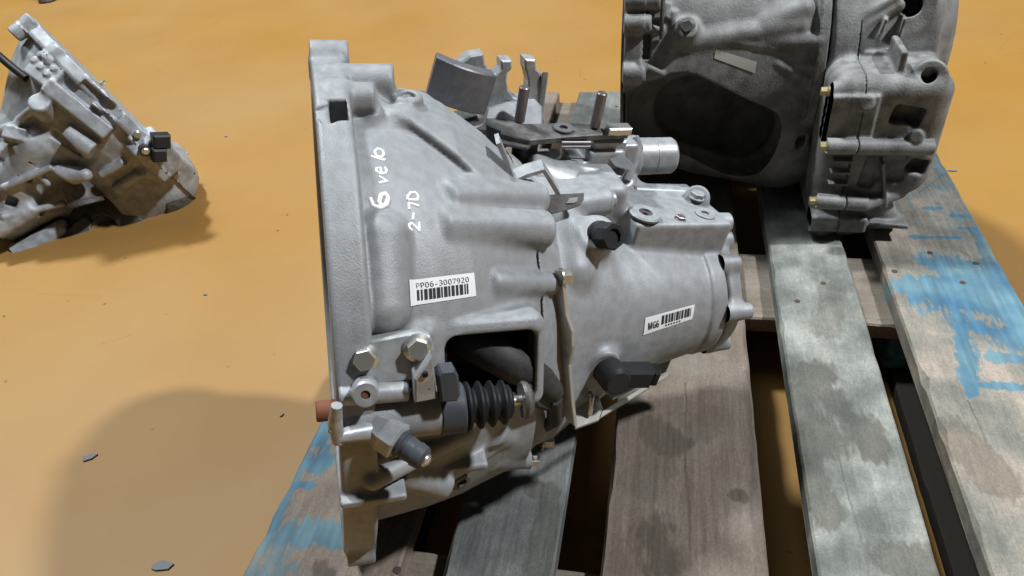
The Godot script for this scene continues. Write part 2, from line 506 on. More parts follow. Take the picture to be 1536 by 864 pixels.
	for z in [0.0725, 0.6, 1.1275]:
		part(p, "cross_board", board(0.145, 0.0215, 0.798, 80 + int(z * 10)), cm, Transform3D(Basis(Vector3.UP, PI * 0.5), Vector3(0, DECK - 0.0325, z - 0.6)))
		for x in [0.0725, 0.4, 0.7275]:
			part(p, "block", Shape.new().block(Transform3D(Basis(), Vector3(x - 0.4, 0.048, z - 0.6)), Vector3(0.142 if x != 0.4 else 0.145, 0.0525, 0.142), 0.002).mesh(), bm)
	var dm := plain("shade_dark_wood", Color(0.018, 0.015, 0.012), 0.9)  # near-black colour stands for the shade under the deck
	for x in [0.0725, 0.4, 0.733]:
		part(p, "runner_board", board(0.1 if x < 0.5 else 0.132, 0.0215, 1.198, 100 + int(x * 10)), dm, Transform3D(Basis(), Vector3(x - 0.4, 0.0109, 0)))  # right runner widened to cover a lit strip of floor
	for q in [Vector3(0.7205, 0.1180, 0.5407), Vector3(0.7707, 0.1180, 0.5615), Vector3(0.7432, 0.1180, 0.6056), Vector3(0.6673, 0.1180, 0.5872), Vector3(0.5385, 0.1180, 0.6612), Vector3(0.5750, 0.1180, 0.6206), Vector3(0.7036, 0.1180, 0.3009), Vector3(0.2328, 0.1180, 0.0398), Vector3(0.2683, 0.1180, 0.0717), Vector3(0.1435, 0.1180, 1.0903)]:
		part(p, "nail", Shape.new().lathe(Vector3(q.x - 0.4, DECK - 0.0005, q.z - 0.6), Vector3.UP, [Vector2(0.0042, 0), Vector2(0.0036, 0.0009), Vector2(0, 0.0011)], 10).mesh(), M.nail)

# ---------------------------------------------------------------- main gearbox castings (origin: middle of the bell flange, x along the shaft)

func radial(p: Vector3, turn := 0.0) -> Transform3D:
	# frame at p: x along the shaft, y round the housing, z outwards
	var o := Vector3(0, p.y, p.z).normalized()
	var b := Basis(Vector3.RIGHT, o.cross(Vector3.RIGHT), o)
	return Transform3D(b * Basis(Vector3(0, 0, 1), turn), p)


func main_bell() -> Job:
	var c := Casting.new()
	c.cyl(Vector3(0, 0, 0), Vector3(0.0245, 0, 0), 0.211, 0.211, 0.0035, 0.006)
	c.turn([Vector2(0.02, 0.191), Vector2(0.0265, 0.190), Vector2(0.05, 0.187), Vector2(0.07, 0.183), Vector2(0.10, 0.172), Vector2(0.13, 0.156), Vector2(0.1575, 0.139)], 0.004)
	# low bulge over the differential
	c.cap(Vector3(0.09, -0.055, 0.080), Vector3(0.20, -0.045, 0.058), 0.072, 0.076, 0.03)
	c.box(Transform3D(Basis(), Vector3(0.208, 0, 0)), Vector3(0.05, 0.4, 0.4), 0.001, 0.001, true)
	# flange ears and screw bosses round the rim
	c.cyl(Vector3(0.0, 0.202, -0.055), Vector3(0.030, 0.202, -0.055), 0.015, 0.015, 0.002, 0.006)
	c.cyl(Vector3(0.01, 0.197, -0.012), Vector3(0.0611, 0.1999, -0.0062), 0.0155, 0.015, 0.003, 0.006)
	c.cap(Vector3(0.03, 0.185, -0.012), Vector3(0.085, 0.172, -0.03), 0.014, 0.012, 0.008)
	c.cyl(Vector3(0.01, 0.198, 0.020), Vector3(0.043, 0.198, 0.020), 0.0125, 0.012, 0.002, 0.006)
	# raised field with its slanting edge, up and to the right of the handwriting
	var e0 := Vector3(0.0605, 0.1821, 0.0310)
	var e1 := Vector3(0.1073, 0.1555, 0.0636)
	var ez := dirs(e0 + e1)
	var ex := (e1 - e0).normalized()
	var ey := ez.cross(ex).normalized()
	if ey.y < 0.0:
		ey = -ey
	ez = ex.cross(ey)
	c.turn_in([Vector2(0.025, 0.195), Vector2(0.05, 0.195), Vector2(0.07, 0.192), Vector2(0.10, 0.181), Vector2(0.13, 0.163), Vector2(0.1575, 0.141)], Transform3D(Basis(ex, ey, ez), (e0 + e1) * 0.5 + ey * 0.034 + ex * 0.006), Vector3(0.052, 0.034, 0.05), 0.007, 0.003)
	c.cap(Vector3(0.0437, 0.1786, 0.0329), Vector3(0.0644, 0.1824, 0.0243), 0.010, 0.011, 0.005)
	c.cap(Vector3(0.0428, 0.1812, 0.0134), Vector3(0.0900, 0.1596, -0.0613), 0.014, 0.014, 0.008)
	c.cyl(Vector3(0.0693, 0.1729, 0.0059), Vector3(0.0693, 0.1969, 0.0067), 0.0140, 0.0115, 0.003, 0.004)
	c.cyl(Vector3(0.0693, 0.1929, 0.0066), Vector3(0.0693, 0.2029, 0.0069), 0.006, 0.006, 0.001, 0.002, true)
	# upright rounded lobe beside the flange
	c.cap(Vector3(0.0371, 0.1365, 0.1182), Vector3(0.0339, 0.1056, 0.1518), 0.0205, 0.0195, 0.004)
	# two long screw bosses that run across the joint, and a thinner one below
	c.cyl(Vector3(0.0856, 0.1486, 0.0843), Vector3(0.1704, 0.1269, 0.0516), 0.0130, 0.0135, 0.004, 0.007)
	c.cyl(Vector3(0.0787, 0.1383, 0.1030), Vector3(0.1689, 0.1146, 0.0786), 0.0125, 0.0150, 0.004, 0.007)
	c.cap(Vector3(0.1042, 0.1483, 0.0693), Vector3(0.1690, 0.1251, 0.0354), 0.009, 0.010, 0.006)
	c.cyl(Vector3(0.1144, 0.1004, 0.1247), Vector3(0.1727, 0.0801, 0.1024), 0.0085, 0.0085, 0.004, 0.006)
	# ledge and frame of the release fork window
	c.box(radial(Vector3(0.0918, 0.0810, 0.1481)), Vector3(0.052, 0.005, 0.010), 0.003, 0.005)
	c.box(radial(Vector3(0.1088, 0.0505, 0.1489)), Vector3(0.042, 0.036, 0.018), 0.010, 0.006)
	c.box(radial(Vector3(0.1088, 0.0460, 0.1399)), Vector3(0.034, 0.028, 0.060), 0.009, 0.003, true)
	# seat of the release cylinder
	c.box(radial(Vector3(0.0359, 0.0554, 0.1591)), Vector3(0.033, 0.036, 0.018), 0.006, 0.008)
	# lower rim: foot with a hole, ribs, screw bosses in the shade
	c.cyl(Vector3(0.002, -0.126, 0.166), Vector3(0.0245, -0.126, 0.166), 0.014, 0.014, 0.002, 0.006)
	c.cyl(Vector3(0.018, -0.112, 0.150), Vector3(0.03, -0.112, 0.150), 0.006, 0.006, 0.001, 0.002, true)
	c.cap(Vector3(0.0210, 0.0064, 0.2106), Vector3(0.0924, 0.0018, 0.1747), 0.007, 0.006, 0.004)
	c.cap(Vector3(0.0642, -0.0543, 0.1758), Vector3(0.1323, -0.0335, 0.1508), 0.005, 0.005, 0.004)
	c.cyl(Vector3(0.0420, -0.0192, 0.1830), Vector3(0.0782, -0.0417, 0.1833), 0.013, 0.0115, 0.002, 0.005)
	c.cyl(Vector3(0.1214, -0.0603, 0.1445), Vector3(0.1685, -0.1030, 0.1180), 0.011, 0.009, 0.002, 0.005)
	c.cyl(Vector3(0.1178, -0.0198, 0.1571), Vector3(0.1821, -0.0953, 0.1037), 0.0105, 0.009, 0.002, 0.005)
	c.box(radial(Vector3(0.0893, -0.0278, 0.1735)), Vector3(0.020, 0.004, 0.010), 0.002, 0.004)
	c.box(radial(Vector3(0.0208, -0.0072, 0.2105)), Vector3(0.022, 0.003, 0.008), 0.001, 0.004)
	# pocket in the rim
	c.box(radial(Vector3(0.0157, 0.1997, 0.0524)), Vector3(0.0062, 0.0115, 0.020), 0.001, 0.001, true)
	c.box(radial(Vector3(0.0070, 0.2077, 0.0603)) * Transform3D(Basis(Vector3(0, 0, 1), 0.5), Vector3.ZERO), Vector3(0.006, 0.009, 0.008), 0.001, 0.002, true)
	# hollow inside
	c.turn([Vector2(-0.02, 0.182), Vector2(0.02, 0.179), Vector2(0.05, 0.175), Vector2(0.09, 0.162), Vector2(0.12, 0.146), Vector2(0.140, 0.12)], 0.004, true)
	return job(c, Vector3(-0.006, -0.226, -0.226), Vector3(0.166, 0.226, 0.226), 0.0022)


func main_case() -> Job:
	var c := Casting.new()
	c.turn([Vector2(0.159, 0.1385), Vector2(0.172, 0.128), Vector2(0.185, 0.112), Vector2(0.21, 0.096), Vector2(0.235, 0.088)], 0.010)
	# the long barrel
	c.cyl(Vector3(0.17, -0.006, 0.018), Vector3(0.362, -0.006, 0.016), 0.098, 0.0555, 0.003, 0.014)
	c.cap(Vector3(0.165, -0.045, 0.055), Vector3(0.235, -0.03, 0.032), 0.074, 0.060, 0.02)
	c.box(Transform3D(Basis(), Vector3(0.109, 0, 0)), Vector3(0.05, 0.4, 0.4), 0.001, 0.001, true)
	# long bosses, case side
	c.cyl(Vector3(0.0856, 0.1486, 0.0843), Vector3(0.1704, 0.1269, 0.0516), 0.0130, 0.0135, 0.004, 0.007)
	c.cyl(Vector3(0.0787, 0.1383, 0.1030), Vector3(0.1689, 0.1146, 0.0786), 0.0125, 0.0150, 0.004, 0.007)
	c.cyl(Vector3(0.1144, 0.1004, 0.1247), Vector3(0.1727, 0.0801, 0.1024), 0.0085, 0.0085, 0.002, 0.004)
	c.box(Transform3D(Basis(), Vector3(0.109, 0, 0)), Vector3(0.05, 0.4, 0.4), 0.001, 0.001, true)
	# boss with the flat top
	c.box(Transform3D(Basis(Vector3.UP, 0.10) * Basis(Vector3(0, 0, 1), -0.10), Vector3(0.312, 0.056, -0.006)), Vector3(0.052, 0.031, 0.042), 0.004, 0.006)
	c.cyl(Vector3(0.29, 0.05, -0.06), Vector3(0.29, 0.088, -0.06), 0.020, 0.020, 0.003, 0.01)
	c.cyl(Vector3(0.3714, 0.0660, 0.0023), Vector3(0.3714, 0.0660, 0.0023) + Vector3(0.016, 0, 0), 0.0105, 0.0095, 0.002, 0.004)
	# boss of the reversing switch
	c.cyl(Vector3(0.2225, 0.0729, 0.0438), Vector3(0.2225, 0.0986, 0.0593), 0.019, 0.017, 0.002, 0.008)
	c.cap(Vector3(0.2021, 0.0697, 0.0704), Vector3(0.1977, 0.0923, 0.0409), 0.016, 0.016, 0.012)
	# cast saddle of the shift tower
	c.box(Transform3D(Basis(), Vector3(0.225, 0.085, -0.03)), Vector3(0.042, 0.030, 0.045), 0.008, 0.014)
	c.cyl(Vector3(0.1942, 0.1050, 0.0280), Vector3(0.2451, 0.1050, 0.0177), 0.0125, 0.0125, 0.003, 0.006)
	c.cyl(Vector3(0.2282, -0.0040, 0.0936), Vector3(0.2282, -0.0047, 0.1096), 0.014, 0.013, 0.002, 0.006)
	# end cover rib and bolt pillars are their own casting; slim lip here
	c.cyl(Vector3(0.346, -0.006, 0.016), Vector3(0.362, -0.006, 0.016), 0.0610, 0.0590, 0.002, 0.004)
	return job(c, Vector3(0.155, -0.16, -0.16), Vector3(0.385, 0.165, 0.165), 0.0023)



func main_end() -> Job:
	var c := Casting.new()
	c.cyl(Vector3(0.3642, -0.006, 0.016), Vector3(0.383, -0.006, 0.016), 0.0585, 0.052, 0.006, 0.006)
	c.cyl(Vector3(0.378, -0.008, 0.016), Vector3(0.390, -0.008, 0.016), 0.036, 0.032, 0.005, 0.008)
	for p in [Vector3(0.3810, 0.0445, 0.0403), Vector3(0.3883, 0.0089, 0.0700), Vector3(0.390, -0.044, 0.052)]:
		c.cyl(p - Vector3(0.034, 0, 0), p, 0.0095, 0.0075, 0.002, 0.008)
	c.cyl(Vector3(0.3645, 0.050, 0.008), Vector3(0.388, 0.050, 0.008), 0.010, 0.009, 0.002, 0.008)
	return job(c, Vector3(0.36, -0.09, -0.07), Vector3(0.412, 0.075, 0.1), 0.002)


func main_tower() -> Job:
	# cast shift tower on top of the case
	var c := Casting.new()
	c.cyl(Vector3(0.2400, 0.0986, -0.0450), Vector3(0.2356, 0.0723, -0.0200), 0.030, 0.030, 0.004, 0.01)
	c.box(Transform3D(Basis(), Vector3(0.2495, 0.1115, -0.0550)), Vector3(0.030, 0.016, 0.022), 0.004, 0.006)
	c.box(Transform3D(Basis(), Vector3(0.2742, 0.1105, -0.0620)), Vector3(0.022, 0.019, 0.020), 0.003, 0.004)
	c.cyl(Vector3(0.2875, 0.1043, -0.0700), Vector3(0.3075, 0.1046, -0.0700), 0.021, 0.0205, 0.002, 0.004)
	c.box(Transform3D(Basis(), Vector3(0.2325, 0.1233, -0.0600)), Vector3(0.010, 0.006, 0.03), 0.001, 0.002, true)
	c.cyl(Vector3(0.1802, 0.1078, -0.0300), Vector3(0.2207, 0.0926, -0.0200), 0.022, 0.026, 0.004, 0.012)
	c.cyl(Vector3(0.2859, 0.0904, -0.0500), Vector3(0.2891, 0.0742, -0.0500), 0.016, 0.018, 0.003, 0.008)
	return job(c, Vector3(0.15, 0.06, -0.11), Vector3(0.34, 0.17, 0.03), 0.0022)


# ---------------------------------------------------------------- the clean gearbox and what is bolted to it

const LIFT := Transform3D(Basis(), Vector3(0, 0.2111, 0))   # castings are drawn about the flange's middle; the node stands at its foot

func dirs(p: Vector3) -> Vector3:
	return Vector3(0, p.y, p.z).normalized()


func main_gearbox(jobs: Array) -> void:
	var root := thing("gearbox", "clean bare aluminium gearbox lying on the pallet with white handwriting on its bell", "gearbox", Transform3D(Basis(Vector3(0.890253, -0.180579, -0.418140), Vector3(0.163448, 0.983560, -0.076769), Vector3(0.425129, -0.000000, 0.905133)), Vector3(0.07538, 0.32588, 0.96614) - Basis(Vector3(0.890253, -0.180579, -0.418140), Vector3(0.163448, 0.983560, -0.076769), Vector3(0.425129, -0.000000, 0.905133)).y * 0.2111))
	var bell := part(root, "bell_housing", jobs[0].c.mesh(), M.cast_aluminium, LIFT)
	var case := part(root, "gear_case", jobs[1].c.mesh(), M.case_aluminium, LIFT)
	var cover := part(root, "end_cover", jobs[2].c.mesh(), M.case_aluminium, LIFT)
	var tower := part(root, "shift_tower", jobs[3].c.mesh(), M.bright_aluminium, LIFT)
	main_writing(bell, case, jobs)
	var axis := Vector3(-1, 0, 0)
	part(root, "input_shaft", Shape.new().lathe(Vector3(0.150, 0, 0), axis, [Vector2(0.040, 0), Vector2(0.038, 0.012), Vector2(0.018, 0.016), Vector2(0.018, 0.060), Vector2(0.013, 0.062), Vector2(0.013, 0.120), Vector2(0.008, 0.124), Vector2(0.008, 0.140), Vector2(0, 0.140)], 28).mesh(), M.pin_steel, LIFT)
	part(root, "release_bearing", Shape.new().lathe(Vector3(0.118, 0, 0), axis, [Vector2(0.019, 0), Vector2(0.034, 0), Vector2(0.036, 0.004), Vector2(0.036, 0.018), Vector2(0.030, 0.022), Vector2(0.019, 0.022)], 28).mesh(), M.dark_iron, LIFT)
	main_release(root)
	main_shift(root, tower)
	main_case_fittings(root, case, cover)


# moves p in or out along its radius until it lies off above the casting
func settle(c: Casting, p: Vector3, off: float) -> Vector3:
	var all := PackedInt32Array(range(c.kind.size()))
	var o := dirs(p)
	for i in 12:
		p += o * clampf(off - c.field(p, all), -0.004, 0.004) * 0.8
	return p


func main_writing(bell: Node3D, case: Node3D, jobs: Array) -> void:
	var strokes := [
		[Vector3(0.0316, 0.1601, 0.1010), Vector3(0.0321, 0.1592, 0.1027), Vector3(0.0325, 0.1580, 0.1039), Vector3(0.0329, 0.1571, 0.1056), Vector3(0.0345, 0.1565, 0.1061), Vector3(0.0360, 0.1560, 0.1065), Vector3(0.0376, 0.1554, 0.1070), Vector3(0.0391, 0.1557, 0.1058), Vector3(0.0406, 0.1563, 0.1051), Vector3(0.0421, 0.1565, 0.1040), Vector3(0.0426, 0.1576, 0.1029), Vector3(0.0432, 0.1584, 0.1014), Vector3(0.0438, 0.1592, 0.0998), Vector3(0.0433, 0.1598, 0.0989), Vector3(0.0428, 0.1604, 0.0979), Vector3(0.0423, 0.1610, 0.0970), Vector3(0.0412, 0.1610, 0.0975), Vector3(0.0402, 0.1609, 0.0980), Vector3(0.0391, 0.1609, 0.0984), Vector3(0.0385, 0.1600, 0.1000), Vector3(0.0378, 0.1592, 0.1015), Vector3(0.0372, 0.1581, 0.1026), Vector3(0.0378, 0.1574, 0.1036), Vector3(0.0383, 0.1566, 0.1047), Vector3(0.0389, 0.1559, 0.1057)],
		[Vector3(0.0386, 0.1656, 0.0902), Vector3(0.0406, 0.1655, 0.0893), Vector3(0.0426, 0.1657, 0.0889), Vector3(0.0447, 0.1657, 0.0880), Vector3(0.0428, 0.1667, 0.0873), Vector3(0.0410, 0.1675, 0.0861), Vector3(0.0392, 0.1682, 0.0850)],
		[Vector3(0.0412, 0.1689, 0.0826), Vector3(0.0412, 0.1697, 0.0811), Vector3(0.0411, 0.1704, 0.0796), Vector3(0.0410, 0.1711, 0.0781), Vector3(0.0401, 0.1712, 0.0786), Vector3(0.0393, 0.1711, 0.0785), Vector3(0.0384, 0.1712, 0.0789), Vector3(0.0382, 0.1709, 0.0796), Vector3(0.0380, 0.1705, 0.0804), Vector3(0.0378, 0.1702, 0.0811), Vector3(0.0387, 0.1699, 0.0819), Vector3(0.0396, 0.1693, 0.0823), Vector3(0.0405, 0.1690, 0.0831), Vector3(0.0417, 0.1689, 0.0827), Vector3(0.0430, 0.1689, 0.0823), Vector3(0.0442, 0.1690, 0.0823), Vector3(0.0445, 0.1692, 0.0811), Vector3(0.0449, 0.1696, 0.0804), Vector3(0.0452, 0.1701, 0.0797), Vector3(0.0448, 0.1704, 0.0789), Vector3(0.0444, 0.1707, 0.0782), Vector3(0.0440, 0.1710, 0.0774)],
		[Vector3(0.0354, 0.1758, 0.0692), Vector3(0.0369, 0.1753, 0.0696), Vector3(0.0385, 0.1751, 0.0704), Vector3(0.0400, 0.1746, 0.0708), Vector3(0.0413, 0.1742, 0.0711), Vector3(0.0425, 0.1739, 0.0714), Vector3(0.0438, 0.1736, 0.0716), Vector3(0.0441, 0.1739, 0.0716), Vector3(0.0445, 0.1739, 0.0710), Vector3(0.0449, 0.1740, 0.0705)],
		[Vector3(0.0449, 0.1757, 0.0658), Vector3(0.0442, 0.1754, 0.0670), Vector3(0.0434, 0.1750, 0.0681), Vector3(0.0426, 0.1747, 0.0693), Vector3(0.0415, 0.1751, 0.0690), Vector3(0.0403, 0.1754, 0.0687), Vector3(0.0392, 0.1758, 0.0685), Vector3(0.0390, 0.1762, 0.0671), Vector3(0.0388, 0.1767, 0.0658), Vector3(0.0386, 0.1771, 0.0645), Vector3(0.0394, 0.1773, 0.0633), Vector3(0.0401, 0.1778, 0.0626), Vector3(0.0409, 0.1780, 0.0615), Vector3(0.0419, 0.1776, 0.0618), Vector3(0.0429, 0.1775, 0.0625), Vector3(0.0440, 0.1771, 0.0628), Vector3(0.0443, 0.1766, 0.0636), Vector3(0.0446, 0.1762, 0.0649), Vector3(0.0449, 0.1757, 0.0658)],
		[Vector3(0.0577, 0.1433, 0.1178), Vector3(0.0571, 0.1436, 0.1175), Vector3(0.0566, 0.1438, 0.1172), Vector3(0.0559, 0.1444, 0.1174), Vector3(0.0559, 0.1449, 0.1165), Vector3(0.0559, 0.1453, 0.1157), Vector3(0.0559, 0.1460, 0.1152), Vector3(0.0565, 0.1462, 0.1146), Vector3(0.0572, 0.1464, 0.1141), Vector3(0.0579, 0.1466, 0.1135), Vector3(0.0588, 0.1459, 0.1140), Vector3(0.0597, 0.1452, 0.1146), Vector3(0.0606, 0.1445, 0.1151), Vector3(0.0613, 0.1439, 0.1162), Vector3(0.0621, 0.1431, 0.1168), Vector3(0.0629, 0.1423, 0.1174), Vector3(0.0631, 0.1436, 0.1155), Vector3(0.0632, 0.1451, 0.1140), Vector3(0.0634, 0.1464, 0.1121)],
		[Vector3(0.0591, 0.1482, 0.1115), Vector3(0.0595, 0.1491, 0.1099), Vector3(0.0599, 0.1499, 0.1083), Vector3(0.0602, 0.1511, 0.1072)],
		[Vector3(0.0575, 0.1528, 0.1052), Vector3(0.0575, 0.1539, 0.1040), Vector3(0.0576, 0.1547, 0.1024), Vector3(0.0576, 0.1557, 0.1013), Vector3(0.0599, 0.1549, 0.1015), Vector3(0.0622, 0.1540, 0.1018), Vector3(0.0645, 0.1531, 0.1020)],
		[Vector3(0.0570, 0.1571, 0.0993), Vector3(0.0594, 0.1566, 0.0988), Vector3(0.0617, 0.1563, 0.0987), Vector3(0.0641, 0.1558, 0.0982), Vector3(0.0644, 0.1564, 0.0973), Vector3(0.0646, 0.1570, 0.0964), Vector3(0.0649, 0.1574, 0.0951), Vector3(0.0642, 0.1582, 0.0946), Vector3(0.0636, 0.1587, 0.0937), Vector3(0.0630, 0.1594, 0.0932), Vector3(0.0619, 0.1595, 0.0936), Vector3(0.0609, 0.1593, 0.0935), Vector3(0.0599, 0.1594, 0.0938), Vector3(0.0591, 0.1592, 0.0950), Vector3(0.0584, 0.1588, 0.0957), Vector3(0.0577, 0.1584, 0.0964), Vector3(0.0575, 0.1579, 0.0972), Vector3(0.0572, 0.1576, 0.0985), Vector3(0.0570, 0.1571, 0.0993)],
	]
	var s := Shape.new()
	for i in strokes.size():
		var r := 0.0018 if i == 0 else 0.00105
		var path := []
		for p in strokes[i]:
			path.append(settle(jobs[0].c, p, -0.0003))
		s.bar(path, [r], 6)
	part(bell, "handwriting", s.mesh(), M.white_ink, Transform3D(), "white paint pen writing that reads 6 velo and 2-7D")
	sticker(bell, jobs[0].c, [Vector3(0.0520, 0.1204, 0.1435), Vector3(0.1002, 0.1141, 0.1299), Vector3(0.1004, 0.1010, 0.1399), Vector3(0.0516, 0.1069, 0.1538)], "PP06-3007920", true, 5)
	sticker(case, jobs[1].c, [Vector3(0.2685, 0.0241, 0.0832), Vector3(0.3235, 0.0262, 0.0779), Vector3(0.3215, 0.0131, 0.0835), Vector3(0.2675, 0.0095, 0.0883)], "MG6", false, 6)


func sticker(owner_: Node3D, c: Casting, q: Array, words: String, above: bool, seed_: int) -> void:
	var out: Vector3 = (q[1] - q[0]).cross(q[3] - q[0]).normalized()
	if out.dot(dirs(q[0])) < 0.0:
		out = -out
	var on := func(p: Vector3) -> Vector3: return settle(c, p, 0.0006)
	var ink := func(p: Vector3) -> Vector3: return settle(c, p, 0.00085)
	var l := part(owner_, "sticker", Shape.new().sheet(q[0], q[1], q[2], q[3], out, on, 12, 8).mesh(), M.label_paper, Transform3D(), "white sticker printed with a bar code and " + words)
	var ex: Vector3 = q[1] - q[0]
	var ey: Vector3 = q[3] - q[0]
	var r := RandomNumberGenerator.new()
	r.seed = seed_
	var bars := Shape.new()
	var x := 0.11 if above else 0.33
	var x1 := 0.90 if above else 0.93
	while x < x1:
		var wd := r.randf_range(0.018, 0.055)
		var y0 := 0.42 if above else 0.14
		var y1 := 0.84 if above else 0.66
		var p: Vector3 = q[0]
		var e := minf(x + wd, x1)
		bars.sheet(p + ex * x + ey * y0, p + ex * e + ey * y0, p + ex * e + ey * y1, p + ex * x + ey * y1, out, ink, 1, 5)
		x += wd + r.randf_range(0.010, 0.022)
	part(l, "bar_code", bars.mesh(), M.ink)
	var f := SystemFont.new()
	f.font_names = PackedStringArray(["Droid Sans Mono"] if above else ["Droid Sans"])
	var t := TextMesh.new()
	t.text = words
	f.font_weight = 400 if above else 700
	t.font = f
	t.font_size = 32
	t.pixel_size = 0.01
	t.depth = 0.0
	t.horizontal_alignment = HORIZONTAL_ALIGNMENT_LEFT
	t.vertical_alignment = VERTICAL_ALIGNMENT_BOTTOM
	var box := t.get_aabb()
	var wide: float = ex.length() * (0.80 if above else 0.21)
	var high: float = ey.length() * (0.21 if above else 0.42)
	var bx := ex.normalized()
	var by := out.cross(bx)
	var k := Vector2(wide / box.size.x, high / box.size.y)
	var at: Vector3 = q[0] + ex * (0.11 if above else 0.08) + ey * (0.36 if above else 0.76)
	var arr := t.get_mesh_arrays()
	var vs: PackedVector3Array = arr[Mesh.ARRAY_VERTEX]
	var ns := PackedVector3Array()
	for i in vs.size():
		vs[i] = settle(c, at + bx * (vs[i].x - box.position.x) * k.x + by * (vs[i].y - box.position.y) * k.y, 0.00095)
		ns.append(out)
	arr[Mesh.ARRAY_VERTEX] = vs
	arr[Mesh.ARRAY_NORMAL] = ns
	arr[Mesh.ARRAY_TANGENT] = null
	var printed := ArrayMesh.new()
	printed.add_surface_from_arrays(Mesh.PRIMITIVE_TRIANGLES, arr)
	part(l, "printed_number", printed, M.ink)
	if not above:
		var sm := Shape.new()
		for i in 6:
			var p: Vector3 = q[0] + ex * (0.42 + i * 0.055) + ey * 0.74
			sm.sheet(p, p + ex * 0.032, p + ex * 0.032 + ey * 0.10, p + ey * 0.10, out, ink, 1, 1)
		part(l, "small_print", sm.mesh(), M.ink)


func main_release(root: Node3D) -> void:
	# clutch release cylinder, bolted to the bell
	var n := Vector3(-0.05, 0.42, 0.9).normalized()
	var on := Vector3(0.0365, 0.0799, 0.1839)
	var face := [Vector3(0.0050, 0.0893, 0.1875), Vector3(0.0119, 0.1003, 0.1827), Vector3(0.0193, 0.1027, 0.1820), Vector3(0.0535, 0.1074, 0.1818), Vector3(0.0610, 0.1039, 0.1838), Vector3(0.0632, 0.0958, 0.1877), Vector3(0.0621, 0.0894, 0.1906), Vector3(0.0496, 0.0781, 0.1952), Vector3(0.0264, 0.0766, 0.1946), Vector3(0.0069, 0.0806, 0.1917)]
	var body := part(root, "release_cylinder", Shape.new().slab(face, n, 0.014, 0.0015).mesh(), M.bright_aluminium, LIFT)
	var k := 0
	for p in [Vector3(0.0188, 0.0937, 0.1862), Vector3(0.0523, 0.0979, 0.1861)]:
		var b := part(body, "bolt", Shape.new().bolt(p, n, 0.0125, 0.0085, 1.5, 0.2 + k * 0.5).mesh(), M.zinc)
		part(body, "chalk_mark", Shape.new().slab([p + n * 0.0087 + Vector3(-0.001, -0.001, 0), p + n * 0.0087 + Vector3(0.0035, -0.001, 0.0002), p + n * 0.0087 + Vector3(0.003, 0.0025, -0.0012), p + n * 0.0087 + Vector3(-0.001, 0.002, -0.001)], n, 0.0002, 0.00005).mesh(), M.blue_chalk)
		k += 1
	# barrel below the plate
	var a := Vector3(0.0018, 0.0732, 0.1970)
	var e := Vector3(0.0452, 0.0716, 0.1970)
	part(body, "fluid_pipe_boss", Shape.new().rod(a, e, 0.0068, 0.001).mesh(), M.bright_aluminium)
	var ax0 := Vector3(0.0041, 0.0480, 0.1920)
	var ax := Vector3(0.0715, 0.0468, 0.1920)
	part(body, "barrel", Shape.new().rod(Vector3(ax0.x, ax.y, ax.z), ax, 0.0165, 0.002, 28).mesh(), M.cast_aluminium)
	part(body, "side_block", Shape.new().slab([Vector3(0.0477, 0.0889, 0.2070), Vector3(0.0588, 0.1038, 0.2070), Vector3(0.0621, 0.0722, 0.2070), Vector3(0.0480, 0.0707, 0.2070)], Vector3(0, 0.15, 1), 0.026, 0.0012).mesh(), M.bright_aluminium)
	for p in [Vector3(0.0542, 0.0927, 0.2072), Vector3(0.0567, 0.0795, 0.2072)]:
		part(body, "hole", Shape.new().rod(p - Vector3(0, 0, 0.002), p + Vector3(0, 0.00005, 0.0003), 0.0019, 0.0001, 14).mesh(), M.dark_hole)
	var bl := Vector3(0.0176, 0.0816, 0.2060)
	var blm := part(body, "bleed_screw", Shape.new().lathe(bl - n * 0.01, n, [Vector2(0.0085, 0), Vector2(0.0085, 0.012), Vector2(0.0075, 0.0135), Vector2(0.003, 0.0135), Vector2(0.003, 0.0115), Vector2(0, 0.0115)], 28).mesh(), M.bright_aluminium)
	part(blm, "rusty_centre", Shape.new().rod(bl + n * 0.001, bl + n * 0.0022, 0.0026, 0.0002, 14).mesh(), M.rust)
	# rusty stub and lug at the flange end
	var st := Vector3(0.0009, 0.0628, 0.1980)
	part(body, "pipe_stub", Shape.new().rod(st, st - Vector3(0.0135, 0, 0), 0.0068, 0.0008).mesh(), M.rust, Transform3D(), "rusty stub poking out past the flange")
	var lug := Shape.new()
	lug.bar([Vector3(-0.0000, 0.0798, 0.2120), Vector3(-0.0015, 0.0648, 0.2120), Vector3(-0.0001, 0.0487, 0.2120)], [0.0035, 0.0048, 0.0040], 10)
	lug.bar([Vector3(-0.0007, 0.0530, 0.2120), Vector3(0.0092, 0.0522, 0.2100), Vector3(0.0241, 0.0486, 0.2060)], [0.0045, 0.0055, 0.007], 12)
	lug.rod(Vector3(-0.0060, 0.0621, 0.2120), Vector3(0.0004, 0.0616, 0.2120), 0.0040, 0.0008, 14)
	part(body, "lug", lug.mesh(), M.bright_aluminium)
	# outlet pointing down to the right
	var o0 := Vector3(0.0209, 0.0497, 0.2000)
	var o1 := Vector3(0.0367, 0.0455, 0.2150)
	var od := (o1 - o0).normalized()
	part(body, "outlet", Shape.new().lathe(o0, od, [Vector2(0.009, 0), Vector2(0.0125, 0.012), Vector2(0.0125, o0.distance_to(o1)), Vector2(0.0105, o0.distance_to(o1) + 0.0015), Vector2(0, o0.distance_to(o1) + 0.0015)], 6, true, 0.5).mesh(), M.bright_aluminium)
	var gp := [Vector2(0.0088, 0)]
	for i in 2:
		gp.append_array([Vector2(0.0090 - i * 0.001, 0.003 + i * 0.007), Vector2(0.0078, 0.004 + i * 0.007), Vector2(0.0078, 0.0056 + i * 0.007), Vector2(0.0085, 0.0064 + i * 0.007)])
